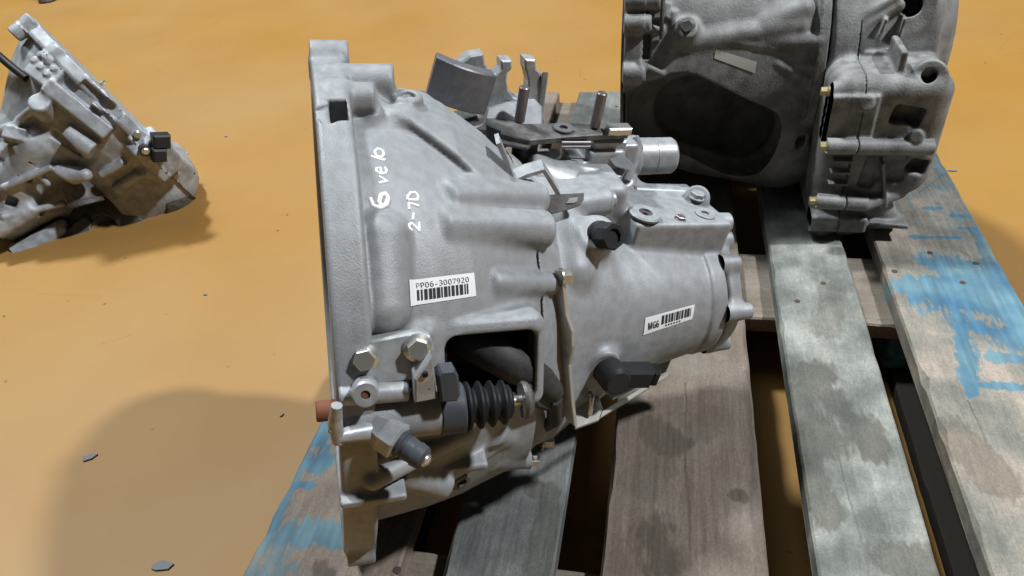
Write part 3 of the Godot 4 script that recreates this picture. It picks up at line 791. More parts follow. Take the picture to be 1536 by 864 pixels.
	gp.append_array([Vector2(0.0078, 0.019), Vector2(0.006, 0.021), Vector2(0, 0.021)])
	var cap := part(body, "outlet_cap", Shape.new().lathe(o1 + od * 0.001, od, gp, 24).mesh(), M.grey_plastic)
	part(cap, "steel_tip", Shape.new().lathe(o1 + od * 0.021, od, [Vector2(0.005, 0), Vector2(0.0045, 0.002), Vector2(0.002, 0.0038), Vector2(0, 0.004)], 16).mesh(), M.zinc)
	# dust boot: clamp ring, bellows, push rod
	var d := Vector3(1, 0, 0)
	var b0 := ax + Vector3(0.001, 0, 0)
	var ring := part(body, "boot_ring", Shape.new().lathe(b0 - Vector3(0.006, 0, 0), d, [Vector2(0, 0), Vector2(0.0165, 0), Vector2(0.0175, 0.001), Vector2(0.0175, 0.016), Vector2(0.0165, 0.0172), Vector2(0.0, 0.0172)], 32).mesh(), M.grey_plastic)
	part(ring, "clip", Shape.new().slab([Vector3(0.0618, 0.0916, 0.2090), Vector3(0.0647, 0.0945, 0.2090), Vector3(0.0730, 0.0946, 0.2090), Vector3(0.0754, 0.0898, 0.2090), Vector3(0.0766, 0.0760, 0.2090), Vector3(0.0743, 0.0711, 0.2090), Vector3(0.0639, 0.0715, 0.2090)], Vector3(0, 0.3, 1), 0.014, 0.0015).mesh(), M.grey_plastic)
	var bp := [Vector2(0.012, 0)]
	for i in 4:
		var x := 0.001 + i * 0.0082
		var r := 0.0170 - i * 0.0005
		bp.append_array([Vector2(r - 0.002, x), Vector2(r, x + 0.0012), Vector2(r, x + 0.0026), Vector2(r - 0.0022, x + 0.0038), Vector2(0.0118, x + 0.0054), Vector2(0.0118, x + 0.0066)])
	bp.append_array([Vector2(0.009, 0.034), Vector2(0.0, 0.0345)])
	part(body, "bellows", Shape.new().lathe(b0 + Vector3(0.0112, 0, 0), d, bp, 36).mesh(), M.rubber)
	var r0 := b0 + Vector3(0.044, 0, 0)
	part(body, "push_rod", Shape.new().rod(r0, r0 + Vector3(0.013, 0, 0), 0.0038, 0.0008, 16).mesh(), M.zinc)
	part(body, "rod_collar", Shape.new().lathe(r0 + Vector3(0.0085, 0, 0), d, [Vector2(0, 0), Vector2(0.0125, 0.0), Vector2(0.0135, 0.002), Vector2(0.0125, 0.0045), Vector2(0.008, 0.0075), Vector2(0.0, 0.0085)], 24).mesh(), M.dark_iron)
	# rubber seal lining the window, plus an added dark back panel
	var rim := Shape.new()
	var fx := radial(Vector3(0.1088, 0.0523, 0.1589))
	for k2 in 4:
		var sx := [1.0, -1.0, 0.0, 0.0][k2] as float
		var sy := [0.0, 0.0, 1.0, -1.0][k2] as float
		rim.block(fx * Transform3D(Basis(), Vector3(sx * 0.0330, sy * 0.0270, -0.018)), Vector3(0.006 if sx != 0.0 else 0.072, 0.060 if sx != 0.0 else 0.006, 0.036), 0.0015)
	rim.block(fx * Transform3D(Basis(), Vector3(0, 0, -0.036)), Vector3(0.070, 0.058, 0.003), 0.001)  # added panel, keeps light in the hollow bell from showing
	part(root, "seal_and_dark_panel", rim.mesh(), M.rubber, LIFT)
	# release fork reaching out of the window
	var f := Shape.new()
	f.bar([Vector3(0.0913, 0.0516, 0.1141), Vector3(0.1100, 0.0568, 0.1437), Vector3(0.1319, 0.0451, 0.1540), Vector3(0.1523, 0.0268, 0.1532), Vector3(0.1685, 0.0035, 0.1433)], [0.016, 0.016, 0.0145, 0.0125, 0.0095], 14)
	f.slab([Vector3(0.1309, 0.0381, 0.1650), Vector3(0.1505, 0.0350, 0.1611), Vector3(0.1727, 0.0052, 0.1484), Vector3(0.1774, -0.0143, 0.1456), Vector3(0.1672, -0.0127, 0.1499), Vector3(0.1462, 0.0075, 0.1612)], Vector3(0.1512, 0.0217, 0.1408).normalized(), 0.010, 0.002)
	f.bar([Vector3(0.1712, -0.0048, 0.1433), Vector3(0.1761, -0.0337, 0.1391), Vector3(0.1772, -0.0637, 0.1186)], [0.0065, 0.006, 0.005], 10)
	part(root, "release_fork", f.mesh(), M.fork_iron, LIFT)


func main_shift(root: Node3D, tower: Node3D) -> void:
	# selector cylinder to the right of the tower
	var s0 := Vector3(0.3037, 0.1016, -0.0750)
	var s1 := Vector3(0.3507, 0.1020, -0.0750)
	var l := s0.distance_to(s1)
	part(tower, "selector_cylinder", Shape.new().lathe(s0, s1 - s0, [Vector2(0, 0), Vector2(0.018, 0), Vector2(0.0185, 0.0007), Vector2(0.0185, l * 0.48), Vector2(0.0178, l * 0.49), Vector2(0.0178, l * 0.515), Vector2(0.0183, l * 0.525), Vector2(0.0183, l - 0.003), Vector2(0.0168, l - 0.0006), Vector2(0.015, l), Vector2(0, l)], 36).mesh(), M.bright_aluminium)
	# bright bent bracket in front of the tower
	part(tower, "bent_bracket", Shape.new().strip([Vector3(0.1344, 0.1726, 0.0360), Vector3(0.1423, 0.1568, 0.0360), Vector3(0.1493, 0.1404, 0.0360), Vector3(0.1610, 0.1448, 0.0360), Vector3(0.1734, 0.1485, 0.0360), Vector3(0.1802, 0.1395, 0.0360), Vector3(0.1902, 0.1246, 0.0360)], [Vector3(0.002, 0.001, -0.016)], 0.0034).mesh(), M.bright_aluminium)
	# steel plate with a slot, over the cross pin
	var hp := Shape.new()
	hp.slab([Vector3(0.1764, 0.1313, 0.0500), Vector3(0.2083, 0.1313, 0.0500), Vector3(0.2082, 0.1246, 0.0500), Vector3(0.2051, 0.1185, 0.0500), Vector3(0.1947, 0.1146, 0.0500), Vector3(0.1813, 0.1115, 0.0500), Vector3(0.1770, 0.1179, 0.0500)], Vector3(-0.1, 0.6, 0.8), 0.002, 0.0004)
	var pl := part(tower, "slotted_plate", hp.mesh(), M.dark_iron)
	part(pl, "slot", Shape.new().slab([Vector3(0.1930, 0.1217, 0.0503), Vector3(0.1957, 0.1264, 0.0503), Vector3(0.2030, 0.1274, 0.0503), Vector3(0.2020, 0.1231, 0.0503), Vector3(0.1993, 0.1214, 0.0503)], Vector3(-0.1, 0.6, 0.8), 0.0003, 0.0001).mesh(), M.bright_aluminium)
	part(tower, "slot", Shape.new().block(Transform3D(Basis(), Vector3(0.2242, 0.1382, -0.0300)), Vector3(0.022, 0.009, 0.004), 0.0008).mesh(), M.dark_hole)
	part(tower, "cross_pin", Shape.new().rod(Vector3(0.2435, 0.1040, 0.0157), Vector3(0.2525, 0.1040, 0.0151), 0.007, 0.0015).mesh(), M.bright_aluminium)
	# folded sheet clip beside the selector cylinder
	var cl := Shape.new()
	cl.slab([Vector3(0.2559, 0.1298, -0.0300), Vector3(0.2705, 0.1295, -0.0300), Vector3(0.2853, 0.1157, -0.0300), Vector3(0.2842, 0.1075, -0.0300), Vector3(0.2682, 0.1134, -0.0300)], Vector3(-0.2, 0.5, 0.8), 0.0025, 0.0005)
	cl.slab([Vector3(0.2544, 0.1120, -0.0280), Vector3(0.2829, 0.1167, -0.0280), Vector3(0.2751, 0.1018, -0.0280), Vector3(0.2619, 0.0925, -0.0280)], Vector3(-0.1, 0.75, 0.6), 0.0025, 0.0005)
	part(tower, "sheet_clip", cl.mesh(), M.bright_aluminium)
	# shift lever: dark flat bar with two pins, a steel end and a heavy weight
	var n := Vector3(0, 1, 0.1).normalized()
	var bar := Shape.new()
	bar.slab([Vector3(0.1173, 0.1460, -0.0606), Vector3(0.1290, 0.1460, -0.0772), Vector3(0.1579, 0.1460, -0.0674), Vector3(0.1846, 0.1460, -0.0545), Vector3(0.2243, 0.1460, -0.0552), Vector3(0.2596, 0.1460, -0.0528), Vector3(0.2842, 0.1460, -0.0491), Vector3(0.2787, 0.1460, -0.0354), Vector3(0.2523, 0.1460, -0.0332), Vector3(0.2161, 0.1460, -0.0299), Vector3(0.1814, 0.1460, -0.0253), Vector3(0.1674, 0.1460, -0.0315), Vector3(0.1492, 0.1460, -0.0436), Vector3(0.1296, 0.1460, -0.0499)], n, 0.0065, 0.001)
	var lever := part(root, "shift_lever", bar.mesh(), M.dark_iron, LIFT)
	part(lever, "hub", Shape.new().lathe(Vector3(0.1321, 0.1470, -0.0624), n, [Vector2(0, -0.02), Vector2(0.017, -0.02), Vector2(0.017, 0.001), Vector2(0.0155, 0.002), Vector2(0.010, 0.002), Vector2(0.0095, 0.004), Vector2(0.005, 0.0045), Vector2(0, 0.0045)], 28).mesh(), M.dark_iron)
	for p in [Vector3(0.1799, 0.1470, -0.0584), Vector3(0.2478, 0.1470, -0.0445)]:
		part(lever, "pin", Shape.new().rod(p, p + Vector3(0.001, 0.033, 0.002), 0.0048, 0.0008, 16).mesh(), M.pin_steel)
	part(lever, "steel_end", Shape.new().block(Transform3D(Basis(), Vector3(0.2672, 0.1480, -0.0356)), Vector3(0.022, 0.007, 0.014), 0.001).mesh(), M.zinc)
	part(lever, "web", Shape.new().slab([Vector3(0.1365, 0.1643, -0.0120), Vector3(0.1507, 0.1583, -0.0120), Vector3(0.1493, 0.1475, -0.0120), Vector3(0.1472, 0.1316, -0.0120), Vector3(0.1394, 0.1404, -0.0120)], Vector3(-0.3, 0.3, 1), 0.008, 0.001).mesh(), M.rubber)
	var stem := Shape.new()
	stem.rod(Vector3(0.1863, 0.1400, -0.0536), Vector3(0.1863, 0.1400, -0.0536) - Vector3(0, 0.06, 0), 0.012, 0.001)
	part(lever, "stem", stem.mesh(), M.dark_iron)
	# layered links under the bar
	part(lever, "link_plate", Shape.new().slab([Vector3(0.1266, 0.1320, -0.0739), Vector3(0.1525, 0.1320, -0.0611), Vector3(0.1688, 0.1320, -0.0460), Vector3(0.1551, 0.1320, -0.0352), Vector3(0.1341, 0.1320, -0.0559)], n, 0.003, 0.0005).mesh(), M.bright_aluminium)
	part(lever, "link_plate", Shape.new().slab([Vector3(0.1159, 0.1400, -0.0645), Vector3(0.1334, 0.1400, -0.0551), Vector3(0.1622, 0.1400, -0.0425), Vector3(0.1860, 0.1400, -0.0302), Vector3(0.1788, 0.1400, -0.0221), Vector3(0.1393, 0.1400, -0.0376)], n, 0.003, 0.0005).mesh(), M.dark_iron)
	for zz in [212, 219]:
		part(tower, "rod", Shape.new().rod(Vector3(0.2114, 0.1393, -0.0280) + Vector3(0, -0.004 * (zz - 212) / 7.0, 0), Vector3(0.2394, 0.1388, -0.0280) + Vector3(0, -0.004 * (zz - 212) / 7.0, 0), 0.0018, 0.0003, 12).mesh(), M.pin_steel)
	part(tower, "gate_block", Shape.new().block(Transform3D(Basis(), Vector3(0.2637, 0.1254, -0.0450)), Vector3(0.034, 0.020, 0.014), 0.002).mesh(), M.bright_aluminium)
	part(tower, "upright", Shape.new().bar([Vector3(0.2975, 0.1297, -0.0600), Vector3(0.3016, 0.1202, -0.0550), Vector3(0.2935, 0.1055, -0.0450), Vector3(0.2883, 0.0939, -0.0400)], [0.004, 0.005, 0.005, 0.004], 10).mesh(), M.bright_aluminium)
	part(lever, "washer", Shape.new().lathe(Vector3(0.2168, 0.1465, -0.0420), n, [Vector2(0.009, 0), Vector2(0.009, 0.0015), Vector2(0.004, 0.0015), Vector2(0.004, 0)], 24).mesh(), M.grey_iron)
	# weight: curved thick slab
	var tl := Vector3(0.1016, 0.2062, -0.0550)
	var tr := Vector3(0.1549, 0.1897, -0.0550)
	var bl := Vector3(0.0938, 0.1702, -0.0550)
	var br := Vector3(0.1463, 0.1549, -0.0550)
	var up := ((tl - bl) + (tr - br)) * 0.5
	var ex := ((tr - tl) + (br - bl)) * 0.5
	var out := ex.cross(up).normalized()
	if out.z < 0.0:
		out = -out
	var poly := PackedVector2Array()
	for i in 17:
		var t := i / 16.0 * 2.0 - 1.0
		poly.append(Vector2(t * ex.length() * 0.5, 0.009 * (1.0 - t * t)))
	for i in 17:
		var t := 1.0 - i / 16.0 * 2.0
		poly.append(Vector2(t * ex.length() * 0.46, 0.007 * (1.0 - t * t) - 0.015))
	var bx := ex.normalized()
	part(lever, "weight", Shape.new().prism(poly, Transform3D(Basis(bx, out, up.normalized()), (tl + tr + bl + br) * 0.25), up.length(), 0.0012).mesh(), M.grey_iron)
	# forked aluminium mount behind it
	var o := [Vector3(0.1281, 0.1898, -0.0850), Vector3(0.1372, 0.1970, -0.0850), Vector3(0.1491, 0.1989, -0.0850), Vector3(0.1510, 0.1900, -0.0850), Vector3(0.1553, 0.1829, -0.0850), Vector3(0.1616, 0.1805, -0.0850), Vector3(0.1662, 0.1854, -0.0850), Vector3(0.1655, 0.1932, -0.0850), Vector3(0.1753, 0.1933, -0.0850), Vector3(0.1761, 0.1855, -0.0850), Vector3(0.1727, 0.1818, -0.0850), Vector3(0.1721, 0.1744, -0.0850), Vector3(0.1748, 0.1663, -0.0850), Vector3(0.1799, 0.1600, -0.0850), Vector3(0.1853, 0.1574, -0.0850), Vector3(0.1908, 0.1593, -0.0850), Vector3(0.1934, 0.1657, -0.0850), Vector3(0.1930, 0.1745, -0.0850), Vector3(0.1902, 0.1826, -0.0850), Vector3(0.1885, 0.1862, -0.0850), Vector3(0.1876, 0.1947, -0.0850), Vector3(0.1977, 0.1942, -0.0850), Vector3(0.1994, 0.1857, -0.0850), Vector3(0.2035, 0.1827, -0.0850), Vector3(0.2080, 0.1568, -0.0850), Vector3(0.2143, 0.1329, -0.0850), Vector3(0.1568, 0.1309, -0.0850), Vector3(0.1460, 0.1568, -0.0850), Vector3(0.1350, 0.1754, -0.0850)]
	var mount := part(root, "fork_mount", Shape.new().slab(o, Vector3(0, 0.05, 1), 0.019, 0.0015).mesh(), M.bright_aluminium, LIFT)
	var foot := Shape.new()
	foot.slab([Vector3(0.1520, 0.1563, -0.0700), Vector3(0.1776, 0.1574, -0.0800), Vector3(0.1979, 0.1587, -0.0800), Vector3(0.2050, 0.1562, -0.0700), Vector3(0.2038, 0.1456, -0.0550), Vector3(0.1464, 0.1449, -0.0550)], Vector3(0, 0.6, 0.8), 0.02, 0.002)
	foot.slab([Vector3(0.2022, 0.1840, -0.0830), Vector3(0.2113, 0.1769, -0.1000), Vector3(0.2210, 0.1266, -0.1000), Vector3(0.2110, 0.1338, -0.0830)], Vector3(1, 0, 0.1), 0.006, 0.001)
	part(mount, "foot", foot.mesh(), M.bright_aluminium)


func main_case_fittings(root: Node3D, case: Node3D, cover: Node3D) -> void:
	# plug, screw and ring on the flat boss
	var up := Vector3(0.1, 1, 0.02).normalized()
	var p := Vector3(0.2795, 0.0925, 0.0257)
	part(case, "plug", Shape.new().lathe(p, up, [Vector2(0.0145, 0), Vector2(0.0150, 0.002), Vector2(0.0135, 0.0035), Vector2(0.008, 0.0038), Vector2(0.0065, 0.0035), Vector2(0.0065, -0.001), Vector2(0, -0.001)], 30).mesh(), M.case_aluminium)
	part(case, "socket_screw", Shape.new().lathe(Vector3(0.2795, 0.0925, 0.0257) - up * 0.001, up, [Vector2(0.0062, 0), Vector2(0.0062, 0.0025), Vector2(0.003, 0.0025), Vector2(0.003, 0), Vector2(0, 0)], 16).mesh(), M.pin_steel)
	part(case, "screw", Shape.new().bolt(Vector3(0.3159, 0.0865, 0.0255), up, 0.0075, 0.0035, 1.5).mesh(), M.pin_steel)
	part(case, "ring", Shape.new().lathe(Vector3(0.3468, 0.0825, 0.0150), up, [Vector2(0.0095, 0), Vector2(0.0095, 0.0028), Vector2(0.0085, 0.0034), Vector2(0.004, 0.0034), Vector2(0.004, 0), Vector2(0, 0)], 26).mesh(), M.case_aluminium)
	var back := part(case, "rear_boss", Shape.new().rod(Vector3(0.3755, 0.0550, -0.0436), Vector3(0.3507, 0.0880, -0.0112), 0.0125, 0.002).mesh(), M.case_aluminium)
	part(back, "bolt", Shape.new().bolt(Vector3(0.3506, 0.0875, -0.0108), up, 0.012, 0.006, 1.3).mesh(), M.case_aluminium)
	part(case, "rear_rail", Shape.new().rod(Vector3(0.2943, 0.0850, -0.0332), Vector3(0.3584, 0.0780, -0.0364), 0.006, 0.001).mesh(), M.bright_aluminium)
	part(case, "paint_dot", Shape.new().rod(Vector3(0.2888, 0.0860, 0.0352), Vector3(0.2888, 0.0883, 0.0362), 0.0022, 0.0003, 12).mesh(), plain("blue_paint_dot", Color(0.02, 0.05, 0.12), 0.6))
	# reversing switch, black
	var sd := Vector3(0.25, 0.45, 0.85).normalized()
	var sp := Vector3(0.2228, 0.0945, 0.0585)
	var sw := Shape.new()
	sw.lathe(sp, sd, [Vector2(0.0125, 0), Vector2(0.0125, 0.004), Vector2(0.0112, 0.005), Vector2(0.0112, 0.010)], 24)
	sw.lathe(sp + sd * 0.010, sd, [Vector2(0.0118, 0), Vector2(0.0118, 0.010), Vector2(0.0108, 0.0115), Vector2(0.007, 0.0115), Vector2(0.007, 0.009), Vector2(0, 0.009)], 8, true)
	part(root, "reversing_switch", sw.mesh(), M.black_plastic, LIFT)
	# speed sensor with an elbow connector
	var e0 := Vector3(0.2299, -0.0115, 0.1005)
	var ed := Vector3(0.1, 0.1, 1).normalized()
	var sens := part(root, "speed_sensor", Shape.new().rod(e0, e0 + ed * 0.030, 0.0135, 0.003, 24).mesh(), M.black_plastic, LIFT)
	part(sens, "connector", Shape.new().block(Transform3D(Basis(Vector3(0, 0, 1), -0.12), e0 + ed * 0.018 + Vector3(0.021, -0.002, 0)), Vector3(0.030, 0.019, 0.017), 0.002).mesh(), M.black_plastic)
	part(sens, "connector_mouth", Shape.new().block(Transform3D(Basis(Vector3(0, 0, 1), -0.12), e0 + ed * 0.018 + Vector3(0.039, -0.004, 0)), Vector3(0.008, 0.0165, 0.0145), 0.002).mesh(), M.rubber)
	# steel strap with two holes, its bolt, foot and hook
	var sn := Vector3(-0.88, -0.06, 0.47).normalized()
	var st := Shape.new()
	st.slab([Vector3(0.1702, 0.0928, 0.1033), Vector3(0.1734, 0.0970, 0.1100), Vector3(0.1766, 0.0780, 0.1135), Vector3(0.1798, 0.0597, 0.1170), Vector3(0.1843, 0.0473, 0.1240), Vector3(0.1864, 0.0324, 0.1260), Vector3(0.1870, 0.0127, 0.1245), Vector3(0.1924, -0.0212, 0.1304), Vector3(0.1974, -0.0475, 0.1364), Vector3(0.1926, -0.0478, 0.1273), Vector3(0.1860, -0.0332, 0.1168), Vector3(0.1805, -0.0184, 0.1085), Vector3(0.1799, -0.0024, 0.1094), Vector3(0.1804, 0.0164, 0.1127), Vector3(0.1767, 0.0402, 0.1088), Vector3(0.1728, 0.0657, 0.1048)], sn, 0.0038, 0.0005)
	var strap := part(root, "steel_strap", st.mesh(), M.strap_steel, LIFT)
	for q in [Vector3(0.1769, 0.0570, 0.1114), Vector3(0.1832, 0.0209, 0.1185)]:
		part(strap, "hole", Shape.new().rod(q - sn * 0.002, q + sn * 0.0002, 0.0042 if q.y > 0.04 else 0.0055, 0.0001, 18).mesh(), M.bright_aluminium)
	part(strap, "bolt", Shape.new().bolt(Vector3(0.1744, 0.0888, 0.1070), Vector3(1, 0, 0), 0.011, 0.009, 1.4).mesh(), M.zinc)
	var ft := Vector3(0.1974, -0.0475, 0.1364)
	var fm := Shape.new()
	fm.slab([Vector3(0.2066, -0.0490, 0.0981), Vector3(0.2322, -0.0490, 0.0985), Vector3(0.2316, -0.0490, 0.1174), Vector3(0.2237, -0.0490, 0.1286), Vector3(0.1990, -0.0490, 0.1359)], Vector3(0.1, 1, 0.15), 0.003, 0.0006)
	fm.slab([Vector3(0.2285, -0.0510, 0.1199), Vector3(0.3158, -0.0510, 0.0773), Vector3(0.3109, -0.0510, 0.0833), Vector3(0.2247, -0.0510, 0.1268)], Vector3(0.1, 1, 0.15), 0.003, 0.0006)
	part(strap, "foot", fm.mesh(), M.strap_steel)
	part(strap, "hook", Shape.new().bar([Vector3(0.2185, -0.0400, 0.1146), Vector3(0.2156, -0.0300, 0.1164), Vector3(0.2146, -0.0280, 0.1234), Vector3(0.2150, -0.0460, 0.1254)], [0.0022], 10).mesh(), M.zinc)
	# light sheet wedge seen between case and strap
	part(case, "rib_plate", Shape.new().slab([Vector3(0.2609, -0.0864, 0.0550), Vector3(0.2957, -0.0567, 0.0550), Vector3(0.3359, -0.0555, 0.0550), Vector3(0.3271, -0.0738, 0.0550), Vector3(0.2672, -0.1018, 0.0550)], Vector3(0, 0.6, 0.8), 0.012, 0.001).mesh(), M.case_aluminium)
	# screws under the bell
	part(root, "screw", Shape.new().bolt(Vector3(0.1821, -0.0967, 0.1051), Vector3(1, 0, 0.1), 0.010, 0.012, 1.5).mesh(), M.zinc, LIFT)
	part(root, "screw", Shape.new().bolt(Vector3(0.1672, -0.1041, 0.1195), Vector3(1, 0, 0.1), 0.010, 0.010, 1.4).mesh(), M.zinc, LIFT)
	part(root, "screw", Shape.new().lathe(Vector3(0.0926, -0.0585, 0.1688), Vector3(0.3, -0.1, 1), [Vector2(0.0085, -0.02), Vector2(0.0085, 0.001), Vector2(0.0075, 0.002), Vector2(0.0045, 0.002), Vector2(0.0045, -0.004), Vector2(0, -0.004)], 24).mesh(), M.dark_iron, LIFT)


# ---------------------------------------------------------------- the two other gearboxes

func other_castings() -> Array:
	return [grimy_bell(), grimy_case(), far_housing(), far_belly()]


# dark oily gearbox; origin in the middle of its flange, x along the shaft, y up
func grimy_bell() -> Job:
	var c := Casting.new()
	c.turn([Vector2(0.0, 0.203), Vector2(0.003, 0.205), Vector2(0.022, 0.205), Vector2(0.025, 0.203), Vector2(0.027, 0.190), Vector2(0.06, 0.187), Vector2(0.10, 0.181), Vector2(0.16, 0.169), Vector2(0.22, 0.158), Vector2(0.262, 0.152)], 0.004)
	c.cap(Vector3(0.115, -0.122, 0.065), Vector3(0.225, -0.112, 0.098), 0.064, 0.076, 0.02)
	# opening in the side that faces the camera, with its lip
	c.cap(Vector3(0.0709, -0.0411, 0.1629), Vector3(0.1656, -0.0908, 0.1219), 0.066, 0.068, 0.003, true)
	c.cap(Vector3(0.0348, -0.0359, 0.1968), Vector3(0.0789, -0.0512, 0.1673), 0.050, 0.062, 0.004, true)
	c.cap(Vector3(0.1021, -0.0528, 0.1637), Vector3(0.1981, -0.1052, 0.1138), 0.058, 0.056, 0.003, true)
	c.cap(Vector3(0.0892, -0.0693, 0.0854), Vector3(0.1734, -0.1117, 0.0522), 0.050, 0.050, 0.010, true)
	# bosses and ribs on the upper side
	c.cyl(Vector3(0.0806, 0.0650, 0.1603), Vector3(0.0801, 0.0832, 0.1810), 0.016, 0.015, 0.003, 0.01)
	c.cap(Vector3(0.0898, 0.0590, 0.1674), Vector3(0.2260, 0.0695, 0.1419), 0.009, 0.010, 0.012)
	c.cap(Vector3(0.1825, 0.0763, 0.1416), Vector3(0.2287, 0.0877, 0.1336), 0.010, 0.012, 0.012)
	c.cap(Vector3(0.1762, 0.0514, 0.1519), Vector3(0.2516, 0.0500, 0.1493), 0.007, 0.009, 0.010)
	c.cyl(Vector3(0.0, 0.115, 0.172), Vector3(0.045, 0.115, 0.172), 0.013, 0.012, 0.003, 0.006)
	c.cyl(Vector3(0.0, 0.09, 0.186), Vector3(0.035, 0.09, 0.186), 0.012, 0.011, 0.003, 0.006)
	c.cyl(Vector3(0.0, 0.03, 0.203), Vector3(0.03, 0.03, 0.203), 0.013, 0.012, 0.003, 0.006)
	c.box(radial(Vector3(0.0404, 0.0967, 0.1621)), Vector3(0.016, 0.010, 0.010), 0.002, 0.006)
	c.box(radial(Vector3(0.0277, 0.0570, 0.1788)), Vector3(0.006, 0.016, 0.012), 0.002, 0.003, true)
	# ribs running down the cone
	for q in [[Vector3(0.0642, 0.0559, 0.1776), Vector3(0.0620, 0.0942, 0.1611)], [Vector3(0.1285, 0.0590, 0.1640), Vector3(0.2119, 0.0398, 0.1512)], [Vector3(0.2008, 0.0241, 0.1570), Vector3(0.2476, -0.0015, 0.1519)], [Vector3(0.2200, -0.0196, 0.1535), Vector3(0.2624, -0.0489, 0.1423)], [Vector3(0.0220, 0.0424, 0.2003), Vector3(0.0502, 0.0230, 0.1862)], [Vector3(0.0219, 0.0859, 0.1860), Vector3(0.0458, 0.0771, 0.1714)]]:
		c.cap(q[0], q[1], 0.0035, 0.0045, 0.005)
	for k in 7:
		c.cyl(Vector3(0.2512, 0.0382, 0.1487) + Vector3(-0.006, -0.020 * k, 0.0) - dirs(Vector3(0.2512, 0.0377, 0.1468)) * 0.0 , Vector3(0.2512, 0.0382, 0.1487) + Vector3(0.012, -0.020 * k, 0.0), 0.0055, 0.0055, 0.001, 0.003)
	# joint flange
	c.turn([Vector2(0.250, 0.166), Vector2(0.262, 0.166)], 0.004)
	# rough pocketed bracket beside the nose
	c.box(radial(Vector3(0.2780, -0.1620, 0.0857)), Vector3(0.024, 0.060, 0.014), 0.004, 0.008)
	for q in [Vector3(0.2465, -0.0873, 0.1620), Vector3(0.2666, -0.0898, 0.1606), Vector3(0.2841, -0.1661, 0.0887), Vector3(0.2912, -0.1863, 0.1046), Vector3(0.2566, -0.1373, 0.1225)]:
		c.cyl(q - dirs(q) * 0.012, q + dirs(q) * 0.01, 0.0075, 0.0065, 0.001, 0.003, true)
	return job(c, Vector3(-0.006, -0.2, -0.215), Vector3(0.27, 0.215, 0.222), 0.0026)


